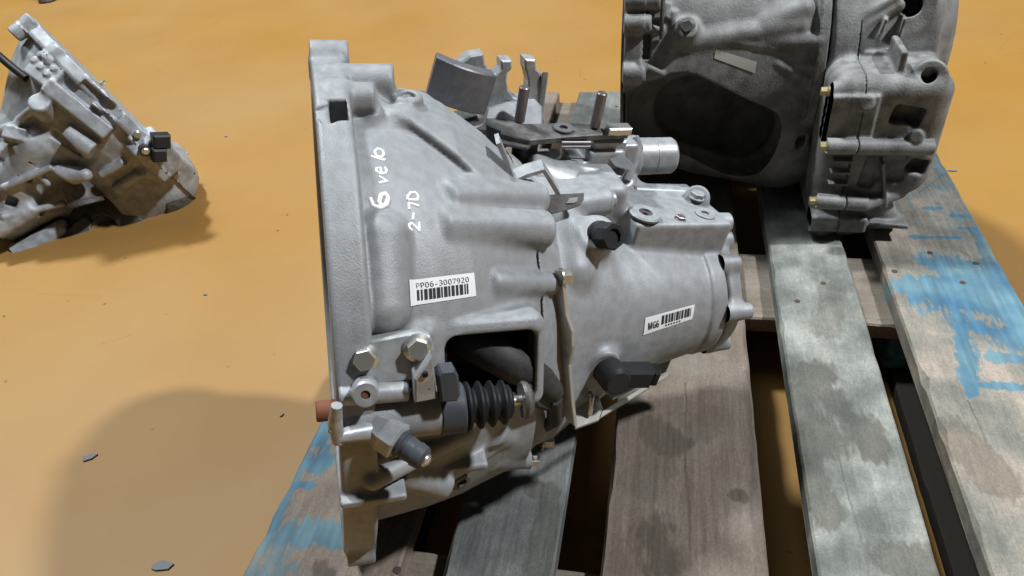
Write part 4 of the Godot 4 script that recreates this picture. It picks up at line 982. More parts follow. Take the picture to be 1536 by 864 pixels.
func grimy_case() -> Job:
	var c := Casting.new()
	c.cyl(Vector3(0.266, -0.005, 0.0), Vector3(0.402, -0.005, 0.0), 0.166, 0.150, 0.008, 0.006)
	c.box(Transform3D(Basis(), Vector3(0.334, -0.080, 0.105)), Vector3(0.072, 0.112, 0.130), 0.022, 0.005)
	c.box(Transform3D(Basis(Vector3(0, 0, 1), 0.55), Vector3(0.450, -0.185, 0.12)), Vector3(0.05, 0.08, 0.2), 0.01, 0.02, true)
	# screw tubes and ribs along the front
	c.cyl(Vector3(0.2613, -0.0489, 0.2520), Vector3(0.3935, -0.0571, 0.2380), 0.0105, 0.0095, 0.002, 0.004)
	c.cyl(Vector3(0.2610, -0.1289, 0.2540), Vector3(0.3286, -0.1356, 0.2480), 0.0105, 0.0095, 0.002, 0.004)
	c.cap(Vector3(0.3292, -0.1368, 0.2460), Vector3(0.3733, -0.1308, 0.2260), 0.009, 0.007, 0.004)
	c.cyl(Vector3(0.2568, 0.0119, 0.2220), Vector3(0.3197, 0.0083, 0.2160), 0.011, 0.010, 0.002, 0.005)
	c.cap(Vector3(0.3197, 0.0083, 0.2160), Vector3(0.3804, -0.0183, 0.2040), 0.009, 0.008, 0.004)
	c.cap(Vector3(0.3280, 0.0259, 0.1860), Vector3(0.4030, 0.0055, 0.1400), 0.008, 0.010, 0.004)
	c.cyl(Vector3(0.2858, 0.0074, 0.1297), Vector3(0.2847, 0.0170, 0.1628), 0.020, 0.018, 0.003, 0.01)
	c.box(radial(Vector3(0.3227, 0.0151, 0.1489)), Vector3(0.014, 0.022, 0.012), 0.002, 0.006)
	c.box(Transform3D(Basis(), Vector3(0.3398, 0.0292, 0.1860)), Vector3(0.004, 0.03, 0.03), 0.002, 0.006)
	# lugs
	c.cyl(Vector3(0.3832, 0.0121, 0.1700), Vector3(0.3726, 0.0311, 0.2220), 0.0215, 0.0195, 0.003, 0.005)
	c.cyl(Vector3(0.3800, 0.0161, 0.1800), Vector3(0.3673, 0.0383, 0.2400), 0.009, 0.009, 0.001, 0.002, true)
	c.cap(Vector3(0.3308, 0.0239, 0.1900), Vector3(0.3717, 0.0328, 0.2050), 0.008, 0.009, 0.004)
	c.box(Transform3D(Basis(), Vector3(0.3444, 0.0165, 0.2150)), Vector3(0.026, 0.007, 0.012), 0.003, 0.004, true)
	for yy in [150, 166, 184, 200]:
		c.cyl(Vector3(0.2650, -0.0092, 0.2000) + Vector3(-0.012, -0.013 * (yy - 150) / 16.0, 0.006), Vector3(0.2650, -0.0092, 0.2000) + Vector3(0.01, -0.013 * (yy - 150) / 16.0, 0.008), 0.0055, 0.005, 0.001, 0.003)
	c.box(Transform3D(Basis(), Vector3(0.2859, -0.1707, 0.2350)), Vector3(0.05, 0.012, 0.014), 0.004, 0.006)
	c.cap(Vector3(0.2823, -0.1940, 0.2250), Vector3(0.3667, -0.1955, 0.2000), 0.014, 0.012, 0.01)
	c.cyl(Vector3(0.3677, 0.0703, 0.0850), Vector3(0.3586, 0.0836, 0.1280), 0.034, 0.032, 0.003, 0.012)
	c.cyl(Vector3(0.3684, 0.0722, 0.0800), Vector3(0.3530, 0.0937, 0.1500), 0.014, 0.014, 0.001, 0.002, true)
	c.cap(Vector3(0.3013, 0.0598, 0.1372), Vector3(0.3429, 0.0885, 0.1329), 0.006, 0.007, 0.006)
	c.cap(Vector3(0.2960, 0.0710, 0.1317), Vector3(0.3384, 0.0971, 0.1292), 0.005, 0.006, 0.006)
	# pockets
	c.box(Transform3D(Basis(Vector3(0, 0, 1), -0.15), Vector3(0.3283, -0.0951, 0.2410)), Vector3(0.010, 0.024, 0.016), 0.006, 0.006, true)
	c.box(Transform3D(Basis(), Vector3(0.3538, -0.0903, 0.2380)), Vector3(0.016, 0.018, 0.010), 0.005, 0.006, true)
	c.box(Transform3D(Basis(Vector3(0, 0, 1), -0.3), Vector3(0.3836, -0.0864, 0.2260)), Vector3(0.012, 0.010, 0.014), 0.004, 0.005, true)
	c.box(Transform3D(Basis(Vector3(0, 0, 1), -0.2), Vector3(0.3548, -0.0157, 0.2220)), Vector3(0.020, 0.014, 0.012), 0.006, 0.006, true)
	c.cyl(Vector3(0.3591, -0.0479, 0.2060), Vector3(0.3506, -0.0351, 0.2330), 0.012, 0.010, 0.002, 0.006)
	# upright step panels
	c.box(Transform3D(Basis(), Vector3(0.3013, -0.0227, 0.2310)), Vector3(0.016, 0.036, 0.010), 0.003, 0.005)
	c.box(Transform3D(Basis(Vector3(0, 0, 1), 0.06), Vector3(0.2715, -0.0237, 0.2290)), Vector3(0.014, 0.036, 0.010), 0.003, 0.004)
	c.box(Transform3D(Basis(), Vector3(0.300, 0.0, 0.2)), Vector3(0.0008, 0.25, 0.06), 0.0003, 0.001, true)
	# ribs
	for k in 2:
		c.box(Transform3D(Basis(Vector3(0, 0, 1), 0.1 * (k - 2)), Vector3(0.3351, 0.0478, 0.1418) + Vector3(0.024 * (k - 0.5), 0.004, 0.0)), Vector3(0.0022, 0.026, 0.008), 0.001, 0.004)
	for k in 4:
		c.box(Transform3D(Basis(), Vector3(0.2890, -0.0837, 0.2380) + Vector3(0.0, 0.017 * (k - 1.5), 0.0)), Vector3(0.012, 0.0018, 0.007), 0.0008, 0.003)
	c.box(Transform3D(Basis(Vector3(0, 0, 1), 0.25), Vector3(0.3463, -0.1104, 0.2360)), Vector3(0.0022, 0.034, 0.009), 0.001, 0.003)
	c.box(Transform3D(Basis(Vector3(0, 0, 1), -0.1), Vector3(0.3294, -0.1668, 0.2300)), Vector3(0.060, 0.003, 0.016), 0.001, 0.004)
	c.cyl(Vector3(0.3832, -0.0601, 0.2000), Vector3(0.3681, -0.0383, 0.2450), 0.009, 0.008, 0.002, 0.004)
	c.cyl(Vector3(0.3129, -0.0138, 0.2000), Vector3(0.3015, 0.0050, 0.2430), 0.010, 0.009, 0.002, 0.004)
	# tail
	c.cyl(Vector3(0.39, 0.01, 0.0), Vector3(0.43, 0.01, 0.0), 0.125, 0.11, 0.01, 0.02)
	return job(c, Vector3(0.262, -0.2, -0.18), Vector3(0.45, 0.24, 0.275), 0.0024)


# light grey gearbox lying on the floor; same frame as the clean one
func far_housing() -> Job:
	var c := Casting.new()
	var k := 0.965
	c.turn([Vector2(0.0, 0.208 * k), Vector2(0.02, 0.211 * k), Vector2(0.024, 0.209 * k), Vector2(0.026, 0.195 * k), Vector2(0.05, 0.190 * k), Vector2(0.08, 0.176 * k), Vector2(0.12, 0.150 * k), Vector2(0.16, 0.122 * k), Vector2(0.22, 0.102 * k), Vector2(0.33, 0.08 * k)], 0.006)
	# body towards the low end
	c.cap(Vector3(0.06, -0.115, -0.075), Vector3(0.15, -0.10, -0.03), 0.085, 0.075, 0.03)
	c.box(radial(Vector3(0.0144, -0.0438, -0.1983)), Vector3(0.030, 0.045, 0.020), 0.006, 0.012)
	c.cap(Vector3(0.1107, -0.0936, -0.1301), Vector3(0.1289, -0.2030, -0.1007), 0.020, 0.022, 0.015)
	c.cap(Vector3(0.05, -0.135, -0.10), Vector3(0.14, -0.15, -0.075), 0.066, 0.060, 0.02)
	c.cap(Vector3(0.1550, 0.0647, -0.0951), Vector3(0.2906, -0.0122, -0.0621), 0.034, 0.030, 0.02)
	c.cyl(Vector3(0.2130, 0.0525, -0.0782), Vector3(0.2777, 0.0625, -0.0599), 0.022, 0.018, 0.003, 0.01)
	c.cyl(Vector3(0.2206, -0.0192, -0.1001), Vector3(0.3231, -0.0054, -0.0885), 0.016, 0.022, 0.003, 0.01)
	c.cyl(Vector3(0.2282, -0.0873, -0.0823), Vector3(0.3553, -0.0758, -0.0680), 0.014, 0.024, 0.003, 0.01)
	c.cyl(Vector3(0.1504, 0.1043, -0.0901), Vector3(0.2194, 0.1175, -0.0340), 0.012, 0.010, 0.002, 0.008)
	c.cap(Vector3(0.1612, 0.0084, -0.1349), Vector3(0.1317, -0.0033, -0.1654), 0.022, 0.012, 0.006)
	c.box(radial(Vector3(0.1641, 0.0981, -0.0955), 0.6), Vector3(0.012, 0.020, 0.012), 0.003, 0.005)
	c.box(radial(Vector3(0.1953, 0.0887, -0.0839), 0.2), Vector3(0.020, 0.006, 0.016), 0.002, 0.004)
	# long raised panel and ribs on top
	c.box(radial(Vector3(0.0545, 0.0870, -0.1567), 0.12), Vector3(0.014, 0.062, 0.016), 0.004, 0.004)
	c.box(radial(Vector3(0.0465, 0.1483, -0.1104), 0.15), Vector3(0.024, 0.030, 0.014), 0.003, 0.004)
	for i in 6:
		c.cyl(radial(Vector3(0.0458, 0.1587, -0.1096)) * Vector3(-0.012 + 0.014 * (i % 2), -0.020 + 0.018 * (i / 2), 0.0), radial(Vector3(0.0458, 0.1587, -0.1096)) * Vector3(-0.012 + 0.014 * (i % 2), -0.020 + 0.018 * (i / 2), 0.010), 0.0065, 0.006, 0.002, 0.003)
	c.cyl(Vector3(0.0, 0.205, -0.02), Vector3(0.045, 0.205, -0.02), 0.016, 0.014, 0.003, 0.008)
	c.cyl(Vector3(0.0, 0.165, -0.105), Vector3(0.034, 0.165, -0.105), 0.014, 0.013, 0.003, 0.008)
	for a in [-1.15, -1.55, -1.95, -2.3, -2.65]:
		var q := Vector3(0, cos(a), sin(a)) * 0.196
		c.cyl(q, q + Vector3(0.030, 0, 0), 0.012, 0.011, 0.002, 0.006)
	# bosses and tubes across the middle
	c.cyl(Vector3(0.0984, 0.1018, -0.1184), Vector3(0.0917, 0.1335, -0.1446), 0.020, 0.018, 0.004, 0.01)
	c.cap(Vector3(0.1417, 0.1123, -0.0888), Vector3(0.0775, 0.1272, -0.1355), 0.008, 0.008, 0.008)
	c.cyl(Vector3(0.0991, 0.0656, -0.1471), Vector3(0.0882, 0.0248, -0.1804), 0.020, 0.018, 0.004, 0.01)
	c.cyl(Vector3(0.1185, -0.0661, -0.1481), Vector3(0.0630, -0.0587, -0.1782), 0.010, 0.009, 0.002, 0.006)
	c.cyl(Vector3(0.1147, -0.0236, -0.1604), Vector3(0.0647, -0.0225, -0.1839), 0.008, 0.008, 0.002, 0.006)
	c.cap(Vector3(0.1190, -0.1287, -0.0953), Vector3(0.0771, -0.2106, -0.1055), 0.010, 0.012, 0.010)
	c.box(radial(Vector3(0.0152, 0.0868, -0.1833), 0.1), Vector3(0.010, 0.040, 0.014), 0.003, 0.004, true)
	c.box(radial(Vector3(0.1124, 0.0541, -0.1501), 0.2), Vector3(0.008, 0.030, 0.02), 0.003, 0.004, true)
	# dark hollow underneath
	c.cap(Vector3(0.2052, -0.0036, -0.1365), Vector3(0.1834, -0.1692, -0.0741), 0.045, 0.055, 0.01, true)
	c.box(radial(Vector3(0.0222, -0.0847, -0.1455), 0.15), Vector3(0.034, 0.052, 0.034), 0.009, 0.010)
	c.box(radial(Vector3(0.0856, -0.1479, -0.0706), 0.15), Vector3(0.036, 0.034, 0.034), 0.009, 0.010)
	c.cyl(Vector3(-0.0106, -0.1138, -0.0519), Vector3(-0.0165, -0.1435, -0.0664), 0.016, 0.014, 0.002, 0.006)
	c.cyl(Vector3(0.0343, -0.1568, -0.0774), Vector3(0.0265, -0.1859, -0.0925), 0.017, 0.015, 0.002, 0.006)
	c.box(radial(Vector3(0.0055, -0.1409, -0.1286)), Vector3(0.014, 0.010, 0.012), 0.003, 0.004, true)
	# filling behind the low end, with small ribs, studs and dark pockets
	c.cap(Vector3(0.0110, -0.0632, -0.1338), Vector3(0.0311, -0.0478, -0.1552), 0.032, 0.028, 0.010)
	c.cap(Vector3(0.0604, -0.0728, -0.1649), Vector3(0.0596, -0.1756, -0.0859), 0.004, 0.004, 0.004)
	c.cap(Vector3(0.0854, -0.0813, -0.1528), Vector3(0.0906, -0.1809, -0.0890), 0.004, 0.004, 0.004)
	c.cap(Vector3(0.0000, -0.1418, 0.0265), Vector3(0.0734, -0.0928, -0.1532), 0.004, 0.004, 0.004)
	c.cap(Vector3(-0.0067, -0.1385, -0.0643), Vector3(0.0923, -0.1736, -0.0840), 0.005, 0.005, 0.004)
	c.cyl(Vector3(0.0188, -0.0913, -0.1473), Vector3(0.0188, -0.1103, -0.1779), 0.009, 0.008, 0.002, 0.004)
	c.cyl(Vector3(0.0777, -0.1330, -0.0622), Vector3(0.0777, -0.1657, -0.0774), 0.009, 0.008, 0.002, 0.004)
	for q in [Vector3(0.2074, 0.0375, -0.0989), Vector3(0.2463, -0.0344, -0.0887), Vector3(0.2612, 0.0159, -0.0896), Vector3(0.1733, -0.0108, -0.1193), Vector3(0.1739, 0.0566, -0.1056), Vector3(0.2646, -0.0988, -0.0415)]:
		c.box(radial(q, 0.5), Vector3(0.012, 0.009, 0.012), 0.003, 0.003, true)
	for q in [[Vector3(0.2486, 0.0467, -0.1046), Vector3(0.1667, 0.0344, -0.1360)], [Vector3(0.2913, 0.0060, -0.1029), Vector3(0.2052, -0.0383, -0.1121)], [Vector3(0.1821, 0.0829, -0.1002), Vector3(0.1923, 0.0123, -0.1268)]]:
		c.cap(q[0], q[1], 0.007, 0.006, 0.004)
	return job(c, Vector3(-0.09, -0.25, -0.245), Vector3(0.34, 0.235, 0.23), 0.0036)


# underside of the light gearbox, its shade put into a dark material
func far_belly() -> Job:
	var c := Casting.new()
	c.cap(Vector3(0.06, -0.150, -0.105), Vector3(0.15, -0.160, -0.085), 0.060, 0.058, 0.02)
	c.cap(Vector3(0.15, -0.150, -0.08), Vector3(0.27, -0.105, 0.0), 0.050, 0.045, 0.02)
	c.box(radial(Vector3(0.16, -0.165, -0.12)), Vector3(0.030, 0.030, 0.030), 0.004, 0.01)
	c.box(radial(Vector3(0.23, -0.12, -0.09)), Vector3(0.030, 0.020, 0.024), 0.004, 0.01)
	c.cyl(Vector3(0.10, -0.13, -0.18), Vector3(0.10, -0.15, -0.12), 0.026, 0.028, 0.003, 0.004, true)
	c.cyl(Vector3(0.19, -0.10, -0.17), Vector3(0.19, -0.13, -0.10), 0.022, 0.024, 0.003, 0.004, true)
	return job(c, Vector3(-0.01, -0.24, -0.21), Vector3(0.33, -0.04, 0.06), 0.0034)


func other_gearboxes(jobs: Array) -> void:
	# --- grimy one
	var up := Transform3D(Basis(), Vector3(0, 0.195, 0))
	var root := thing("gearbox", "dark grimy gearbox with a big side opening at the back right of the pallet", "gearbox", Transform3D(Basis(), Vector3(0.30500, 0.31300, 0.27000) - Vector3(0, 0.195, 0)))
	var bell := part(root, "bell_housing", jobs[4].c.mesh(), M.grimy_aluminium, up)
	part(bell, "added_dark_disc", Shape.new().rod(Vector3(-0.004, 0, 0), Vector3(-0.0005, 0, 0), 0.196, 0.0008, 48).mesh(), M.dark_iron)  # unseen disc added over the flange to darken the inside
	var case := part(root, "gear_case", jobs[5].c.mesh(), M.grimy_aluminium, up)
	for q in [Vector3(0.2285, 0.0849, 0.1300), Vector3(0.2550, 0.0505, 0.1509), Vector3(0.2564, 0.0127, 0.2240), Vector3(0.2609, -0.0479, 0.2540), Vector3(0.2606, -0.1277, 0.2560)]:
		part(case, "bolt", Shape.new().bolt(q + Vector3(0.003, 0, 0), Vector3(-1, 0, 0), 0.0105, 0.010, 1.35, rng.randf()).mesh(), M.brass)
	part(bell, "bolt", Shape.new().bolt(Vector3(0.0801, 0.0828, 0.1801), dirs(Vector3(0.0801, 0.0765, 0.1665)), 0.014, 0.009, 1.5).mesh(), M.dark_iron)
	var so := Vector3(0.2636, -0.1811, 0.1004)
	var ax := Vector3(-0.55, -0.15, 0.8).normalized()
	var socket := part(bell, "drive_socket", Shape.new().lathe(so - ax * 0.04, ax, [Vector2(0.030, 0), Vector2(0.030, 0.030), Vector2(0.028, 0.033), Vector2(0.024, 0.033), Vector2(0.024, 0.040), Vector2(0.0225, 0.042), Vector2(0.019, 0.042), Vector2(0.018, 0.028), Vector2(0, 0.028)], 36).mesh(), M.dark_iron)
	part(socket, "seal_ring", Shape.new().lathe(so - ax * 0.008, ax, [Vector2(0.031, 0), Vector2(0.0325, 0.0015), Vector2(0.031, 0.003), Vector2(0.030, 0.003)], 36).mesh(), M.strap_steel)
	part(bell, "steel_pipe", Shape.new().bar([Vector3(0.0481, 0.0676, 0.1794), Vector3(0.0478, 0.0960, 0.1823), Vector3(0.0484, 0.1188, 0.1730), Vector3(0.0482, 0.1374, 0.1589)], [0.0028], 8).mesh(), M.dark_iron)
	# torn sticker
	var q4 := [Vector3(0.1199, 0.0489, 0.1707), Vector3(0.1743, 0.0293, 0.1640), Vector3(0.1733, 0.0144, 0.1663), Vector3(0.1181, 0.0383, 0.1740)]
	var on := func(p: Vector3) -> Vector3: return settle(jobs[4].c, p, 0.0008)
	var n: Vector3 = dirs(q4[0])
	part(bell, "torn_sticker", Shape.new().sheet(q4[0], q4[1], q4[2], q4[3], n, on, 8, 4).mesh(), plain("old_paper", Color(0.40, 0.41, 0.36), 0.8), Transform3D(), "torn pale sticker, mostly illegible")
	# --- light one on the floor
	var lift := Transform3D(Basis(), Vector3(0, 0.2036, 0))
	var far := thing("gearbox", "light grey gearbox tilted on the yellow floor at the left edge of the view", "gearbox", Transform3D(Basis(Vector3(-0.618487, -0.379072, 0.688316), Vector3(-0.253360, 0.925367, 0.281965), Vector3(-0.743830, 0.000000, -0.668369)), Vector3(-0.72238, 0.18538, 0.20924) - Basis(Vector3(-0.618487, -0.379072, 0.688316), Vector3(-0.253360, 0.925367, 0.281965), Vector3(-0.743830, 0.000000, -0.668369)).y * 0.2036))
	var body := part(far, "housing", jobs[6].c.mesh(), M.dull_aluminium, lift)
	part(far, "shade_dark_underside", jobs[7].c.mesh(), M.dark_iron, lift)  # dark material paints in the shade below the housing
	var plug := part(far, "sensor", Shape.new().block(Transform3D(Basis(Vector3(0, 0, 1), 0.7), Vector3(-0.010, -0.015, -0.230)), Vector3(0.030, 0.026, 0.026), 0.003).mesh(), M.black_plastic, lift)
	part(plug, "socket", Shape.new().block(Transform3D(Basis(Vector3(0, 0, 1), 0.7), Vector3(0.010, -0.030, -0.232)), Vector3(0.024, 0.024, 0.030), 0.003).mesh(), M.black_plastic)
	part(plug, "ear", Shape.new().rod(Vector3(0.022, -0.010, -0.222), Vector3(0.022, -0.010, -0.236), 0.010, 0.001).mesh(), M.black_plastic)
	part(plug, "screw", Shape.new().bolt(Vector3(0.022, -0.010, -0.236), Vector3(0, 0, -1), 0.010, 0.005, 1.4).mesh(), M.zinc)
	for q in [Vector3(-0.0060, 0.0399, 0.0129), Vector3(0.0117, 0.0111, -0.2084), Vector3(0.1519, -0.1399, -0.0616)]:
		part(body, "bolt", Shape.new().bolt(q, dirs(q), 0.010, 0.007, 1.4).mesh(), M.zinc)
	part(far, "rubber_hose", Shape.new().bar([Vector3(0.0923, 0.2049, 0.0477), Vector3(0.0896, 0.1934, -0.0082), Vector3(0.0859, 0.1770, -0.0461), Vector3(0.0811, 0.1541, -0.0772)], [0.007], 10).mesh(), M.rubber, lift)
	part(far, "output_flange", Shape.new().lathe(Vector3(0.16, -0.03, -0.11), Vector3(0.3, -0.55, -0.3), [Vector2(0, 0), Vector2(0.028, 0), Vector2(0.028, 0.03), Vector2(0.034, 0.032), Vector2(0.034, 0.04), Vector2(0.016, 0.04), Vector2(0.015, 0.03), Vector2(0, 0.03)], 30).mesh(), M.dark_iron, lift)


# ---------------------------------------------------------------- mesh tools

class Shape:
	# collects triangles; every triangle is wound to face along its normals
	var v := PackedVector3Array()
	var n := PackedVector3Array()
	var uv := PackedVector2Array()

	func tri(a: Vector3, b: Vector3, c: Vector3, na: Vector3, nb: Vector3, nc: Vector3, ta := Vector2.ZERO, tb := Vector2.ZERO, tc := Vector2.ZERO) -> void:
		var g := (b - a).cross(c - a)
		if g.length_squared() < 1e-18:
			return
		if g.dot(na + nb + nc) > 0.0:
			v.append(a); v.append(c); v.append(b)
			n.append(na); n.append(nc); n.append(nb)
			uv.append(ta); uv.append(tc); uv.append(tb)
		else:
			v.append(a); v.append(b); v.append(c)
			n.append(na); n.append(nb); n.append(nc)
			uv.append(ta); uv.append(tb); uv.append(tc)

	func flat(a: Vector3, b: Vector3, c: Vector3, d: Vector3, out: Vector3) -> void:
		var g := (b - a).cross(c - a)
		if g.length_squared() < 1e-18:
			g = (c - a).cross(d - a)
		g = g.normalized()
		if g.dot(out) < 0.0:
			g = -g
		tri(a, b, c, g, g, g)
		tri(a, c, d, g, g, g)

	func mesh() -> ArrayMesh:
		var arr := []
		arr.resize(Mesh.ARRAY_MAX)
		arr[Mesh.ARRAY_VERTEX] = v
		arr[Mesh.ARRAY_NORMAL] = n
		arr[Mesh.ARRAY_TEX_UV] = uv
		var m := ArrayMesh.new()
		m.add_surface_from_arrays(Mesh.PRIMITIVE_TRIANGLES, arr)
		return m

	# turned shape: profile of (radius, height) from a along dir; flat across profile steps, round about the axis
	func lathe(a: Vector3, dir: Vector3, prof: Array, seg := 24, hard := false, turn := 0.0, squash := 1.0) -> Shape:
		var z := dir.normalized()
		var x := z.cross(Vector3.UP if absf(z.y) < 0.9 else Vector3.RIGHT).normalized()
		var y := z.cross(x)
		for i in prof.size() - 1:
			var p: Vector2 = prof[i]
			var q: Vector2 = prof[i + 1]
			var t := q - p
			var nr := Vector2(t.y, -t.x).normalized()   # outwards for profiles that run up the outside
			for k in seg:
				var a0 := turn + TAU * k / seg
				var a1 := turn + TAU * (k + 1) / seg
				var e0 := x * cos(a0) + y * sin(a0) * squash
				var e1 := x * cos(a1) + y * sin(a1) * squash
				var n0 := (e0 * nr.x + z * nr.y).normalized()
				var n1 := (e1 * nr.x + z * nr.y).normalized()
				if hard:
					n0 = (n0 + n1).normalized()
					n1 = n0
				var p0 := a + e0 * p.x + z * p.y
				var p1 := a + e1 * p.x + z * p.y
				var q0 := a + e0 * q.x + z * q.y
				var q1 := a + e1 * q.x + z * q.y
				tri(p0, p1, q1, n0, n1, n1)
				tri(p0, q1, q0, n0, n1, n0)
		return self

	func rod(a: Vector3, b: Vector3, r: float, bevel := 0.001, seg := 20) -> Shape:
		var l := a.distance_to(b)
		return lathe(a, b - a, [Vector2(0, 0), Vector2(r - bevel, 0), Vector2(r, bevel), Vector2(r, l - bevel), Vector2(r - bevel, l), Vector2(0, l)], seg)

	# hexagon-headed flange bolt standing on a, pointing along dir
	func bolt(a: Vector3, dir: Vector3, af: float, high: float, flange := 1.35, turn := 0.3) -> Shape:
		var z := dir.normalized()
		var r := af * 0.577
		if flange > 0.0:
			lathe(a, z, [Vector2(0, 0), Vector2(af * 0.5 * flange, 0), Vector2(af * 0.5 * flange, high * 0.16), Vector2(af * 0.47, high * 0.34), Vector2(0, high * 0.34)], 24)
		lathe(a, z, [Vector2(r, 0), Vector2(r, high * 0.9), Vector2(r * 0.9, high), Vector2(0, high)], 6, true, turn)
		return self

	# extruded outline (xy of the basis), thickness along its z, chamfered on both faces
	func prism(poly: PackedVector2Array, at: Transform3D, deep: float, bevel := 0.001) -> Shape:
		var pts := poly.duplicate()
		if Geometry2D.is_polygon_clockwise(pts):
			pts.reverse()
		var c := pts.size()
		var inner := PackedVector2Array()
		for i in c:
			var d0 := (pts[i] - pts[(i + c - 1) % c]).normalized()
			var d1 := (pts[(i + 1) % c] - pts[i]).normalized()
			var n0 := Vector2(-d0.y, d0.x)
			var n1 := Vector2(-d1.y, d1.x)
			var s := n0 + n1
			inner.append(pts[i] + s * (bevel / maxf(0.5, s.dot(s) * 0.5)))
		var idx := Geometry2D.triangulate_polygon(pts)
		for side in [1.0, -1.0]:
			var zz: float = deep * 0.5 * side
			var nn: Vector3 = at.basis.z * side
			for t in range(0, idx.size(), 3):
				tri(at * Vector3(inner[idx[t]].x, inner[idx[t]].y, zz), at * Vector3(inner[idx[t + 1]].x, inner[idx[t + 1]].y, zz), at * Vector3(inner[idx[t + 2]].x, inner[idx[t + 2]].y, zz), nn, nn, nn)
			for i in c:
				var j := (i + 1) % c
				var d := (pts[j] - pts[i]).normalized()
				var o := at.basis * Vector3(d.y, -d.x, side)
				flat(at * Vector3(inner[i].x, inner[i].y, zz), at * Vector3(inner[j].x, inner[j].y, zz), at * Vector3(pts[j].x, pts[j].y, zz - bevel * side), at * Vector3(pts[i].x, pts[i].y, zz - bevel * side), o)
		var hz := deep * 0.5 - bevel
		for i in c:
			var j := (i + 1) % c
			var d := (pts[j] - pts[i]).normalized()
			flat(at * Vector3(pts[i].x, pts[i].y, -hz), at * Vector3(pts[j].x, pts[j].y, -hz), at * Vector3(pts[j].x, pts[j].y, hz), at * Vector3(pts[i].x, pts[i].y, hz), at.basis * Vector3(d.y, -d.x, 0))
		return self

	# plate with its outer face through the given outline, extruded inwards
	func slab(outline: Array, out: Vector3, thick: float, bevel := 0.0008) -> Shape:
		var z := out.normalized()
		var x := z.cross(Vector3.UP if absf(z.y) < 0.9 else Vector3.RIGHT).normalized()
		var y := z.cross(x)
		var c := Vector3.ZERO
		for p in outline:
			c += p
		c /= outline.size()
		var poly := PackedVector2Array()
		for p in outline:
			poly.append(Vector2((p - c).dot(x), (p - c).dot(y)))
		return prism(poly, Transform3D(Basis(x, y, z), c - z * thick * 0.5), thick, bevel)

	func block(at: Transform3D, size: Vector3, bevel := 0.0015) -> Shape:
		var h := size * 0.5
		return prism(PackedVector2Array([Vector2(-h.x, -h.y), Vector2(h.x, -h.y), Vector2(h.x, h.y), Vector2(-h.x, h.y)]), at, size.z, bevel)

	# flat strip bent along a path: section width along wide, thickness across
	func strip(path: Array, wides: Array, thick: float) -> Shape:
		var rows := []
		for i in path.size():
			var p: Vector3 = path[i]
			var t: Vector3 = (path[mini(i + 1, path.size() - 1)] - path[maxi(i - 1, 0)]).normalized()
			var wv: Vector3 = wides[mini(i, wides.size() - 1)]
			var nn := t.cross(wv).normalized() * thick * 0.5
			rows.append([p - wv * 0.5 - nn, p + wv * 0.5 - nn, p + wv * 0.5 + nn, p - wv * 0.5 + nn])
		for i in rows.size() - 1:
			for k in 4:
				var a: Vector3 = rows[i][k]
				var b: Vector3 = rows[i][(k + 1) % 4]
				var c: Vector3 = rows[i + 1][(k + 1) % 4]
				var d: Vector3 = rows[i + 1][k]
				var mid: Vector3 = (a + b + c + d) * 0.25 - (path[i] + path[i + 1]) * 0.5
				flat(a, b, c, d, mid)
		flat(rows[0][0], rows[0][1], rows[0][2], rows[0][3], path[0] - path[1])
		var e: Array = rows[-1]
		flat(e[0], e[1], e[2], e[3], path[-1] - path[-2])
		return self

	# round bar along a path with a radius per point
	func bar(path: Array, radii: Array, seg := 12) -> Shape:
		var up := Vector3.UP
		var rings := []
		for i in path.size():
			var t: Vector3 = (path[mini(i + 1, path.size() - 1)] - path[maxi(i - 1, 0)]).normalized()
			var x := t.cross(up)
			if x.length() < 0.1:
				x = t.cross(Vector3.RIGHT)
			x = x.normalized()
			up = x.cross(t).normalized()
			var r: float = radii[mini(i, radii.size() - 1)]
			var ring := []
			for k in seg:
				var a := TAU * k / seg
				ring.append([path[i] + (x * cos(a) + up * sin(a)) * r, x * cos(a) + up * sin(a)])
			rings.append(ring)
		for i in rings.size() - 1:
			for k in seg:
				var j := (k + 1) % seg
				tri(rings[i][k][0], rings[i][j][0], rings[i + 1][j][0], rings[i][k][1], rings[i][j][1], rings[i + 1][j][1])
				tri(rings[i][k][0], rings[i + 1][j][0], rings[i + 1][k][0], rings[i][k][1], rings[i + 1][j][1], rings[i + 1][k][1])
		for s in [0, rings.size() - 1]:
			var nn: Vector3 = (path[0] - path[1]).normalized() if s == 0 else (path[-1] - path[-2]).normalized()
			for k in seg:
				tri(path[s], rings[s][k][0], rings[s][(k + 1) % seg][0], nn, nn, nn)
		return self

	# small sheet bent to a cylinder about the axis (origin c, along x): corners of a label
	func sheet(p00: Vector3, p10: Vector3, p11: Vector3, p01: Vector3, out: Vector3, lift: Callable, cols := 8, rows := 4) -> Shape:
		var grid := []
		for j in rows + 1:
			for i in cols + 1:
				var s := float(i) / cols
				var t := float(j) / rows
				var p := p00.lerp(p10, s).lerp(p01.lerp(p11, s), t)
				grid.append([lift.call(p), Vector2(s, t)])
		for j in rows:
			for i in cols:
				var a: Array = grid[j * (cols + 1) + i]
				var b: Array = grid[j * (cols + 1) + i + 1]
				var c: Array = grid[(j + 1) * (cols + 1) + i + 1]
				var d: Array = grid[(j + 1) * (cols + 1) + i]
				var g: Vector3 = (b[0] - a[0]).cross(d[0] - a[0]).normalized()
				if g.dot(out) < 0.0:
					g = -g
				tri(a[0], b[0], c[0], g, g, g, a[1], b[1], c[1])
				tri(a[0], c[0], d[0], g, g, g, a[1], c[1], d[1])
		return self


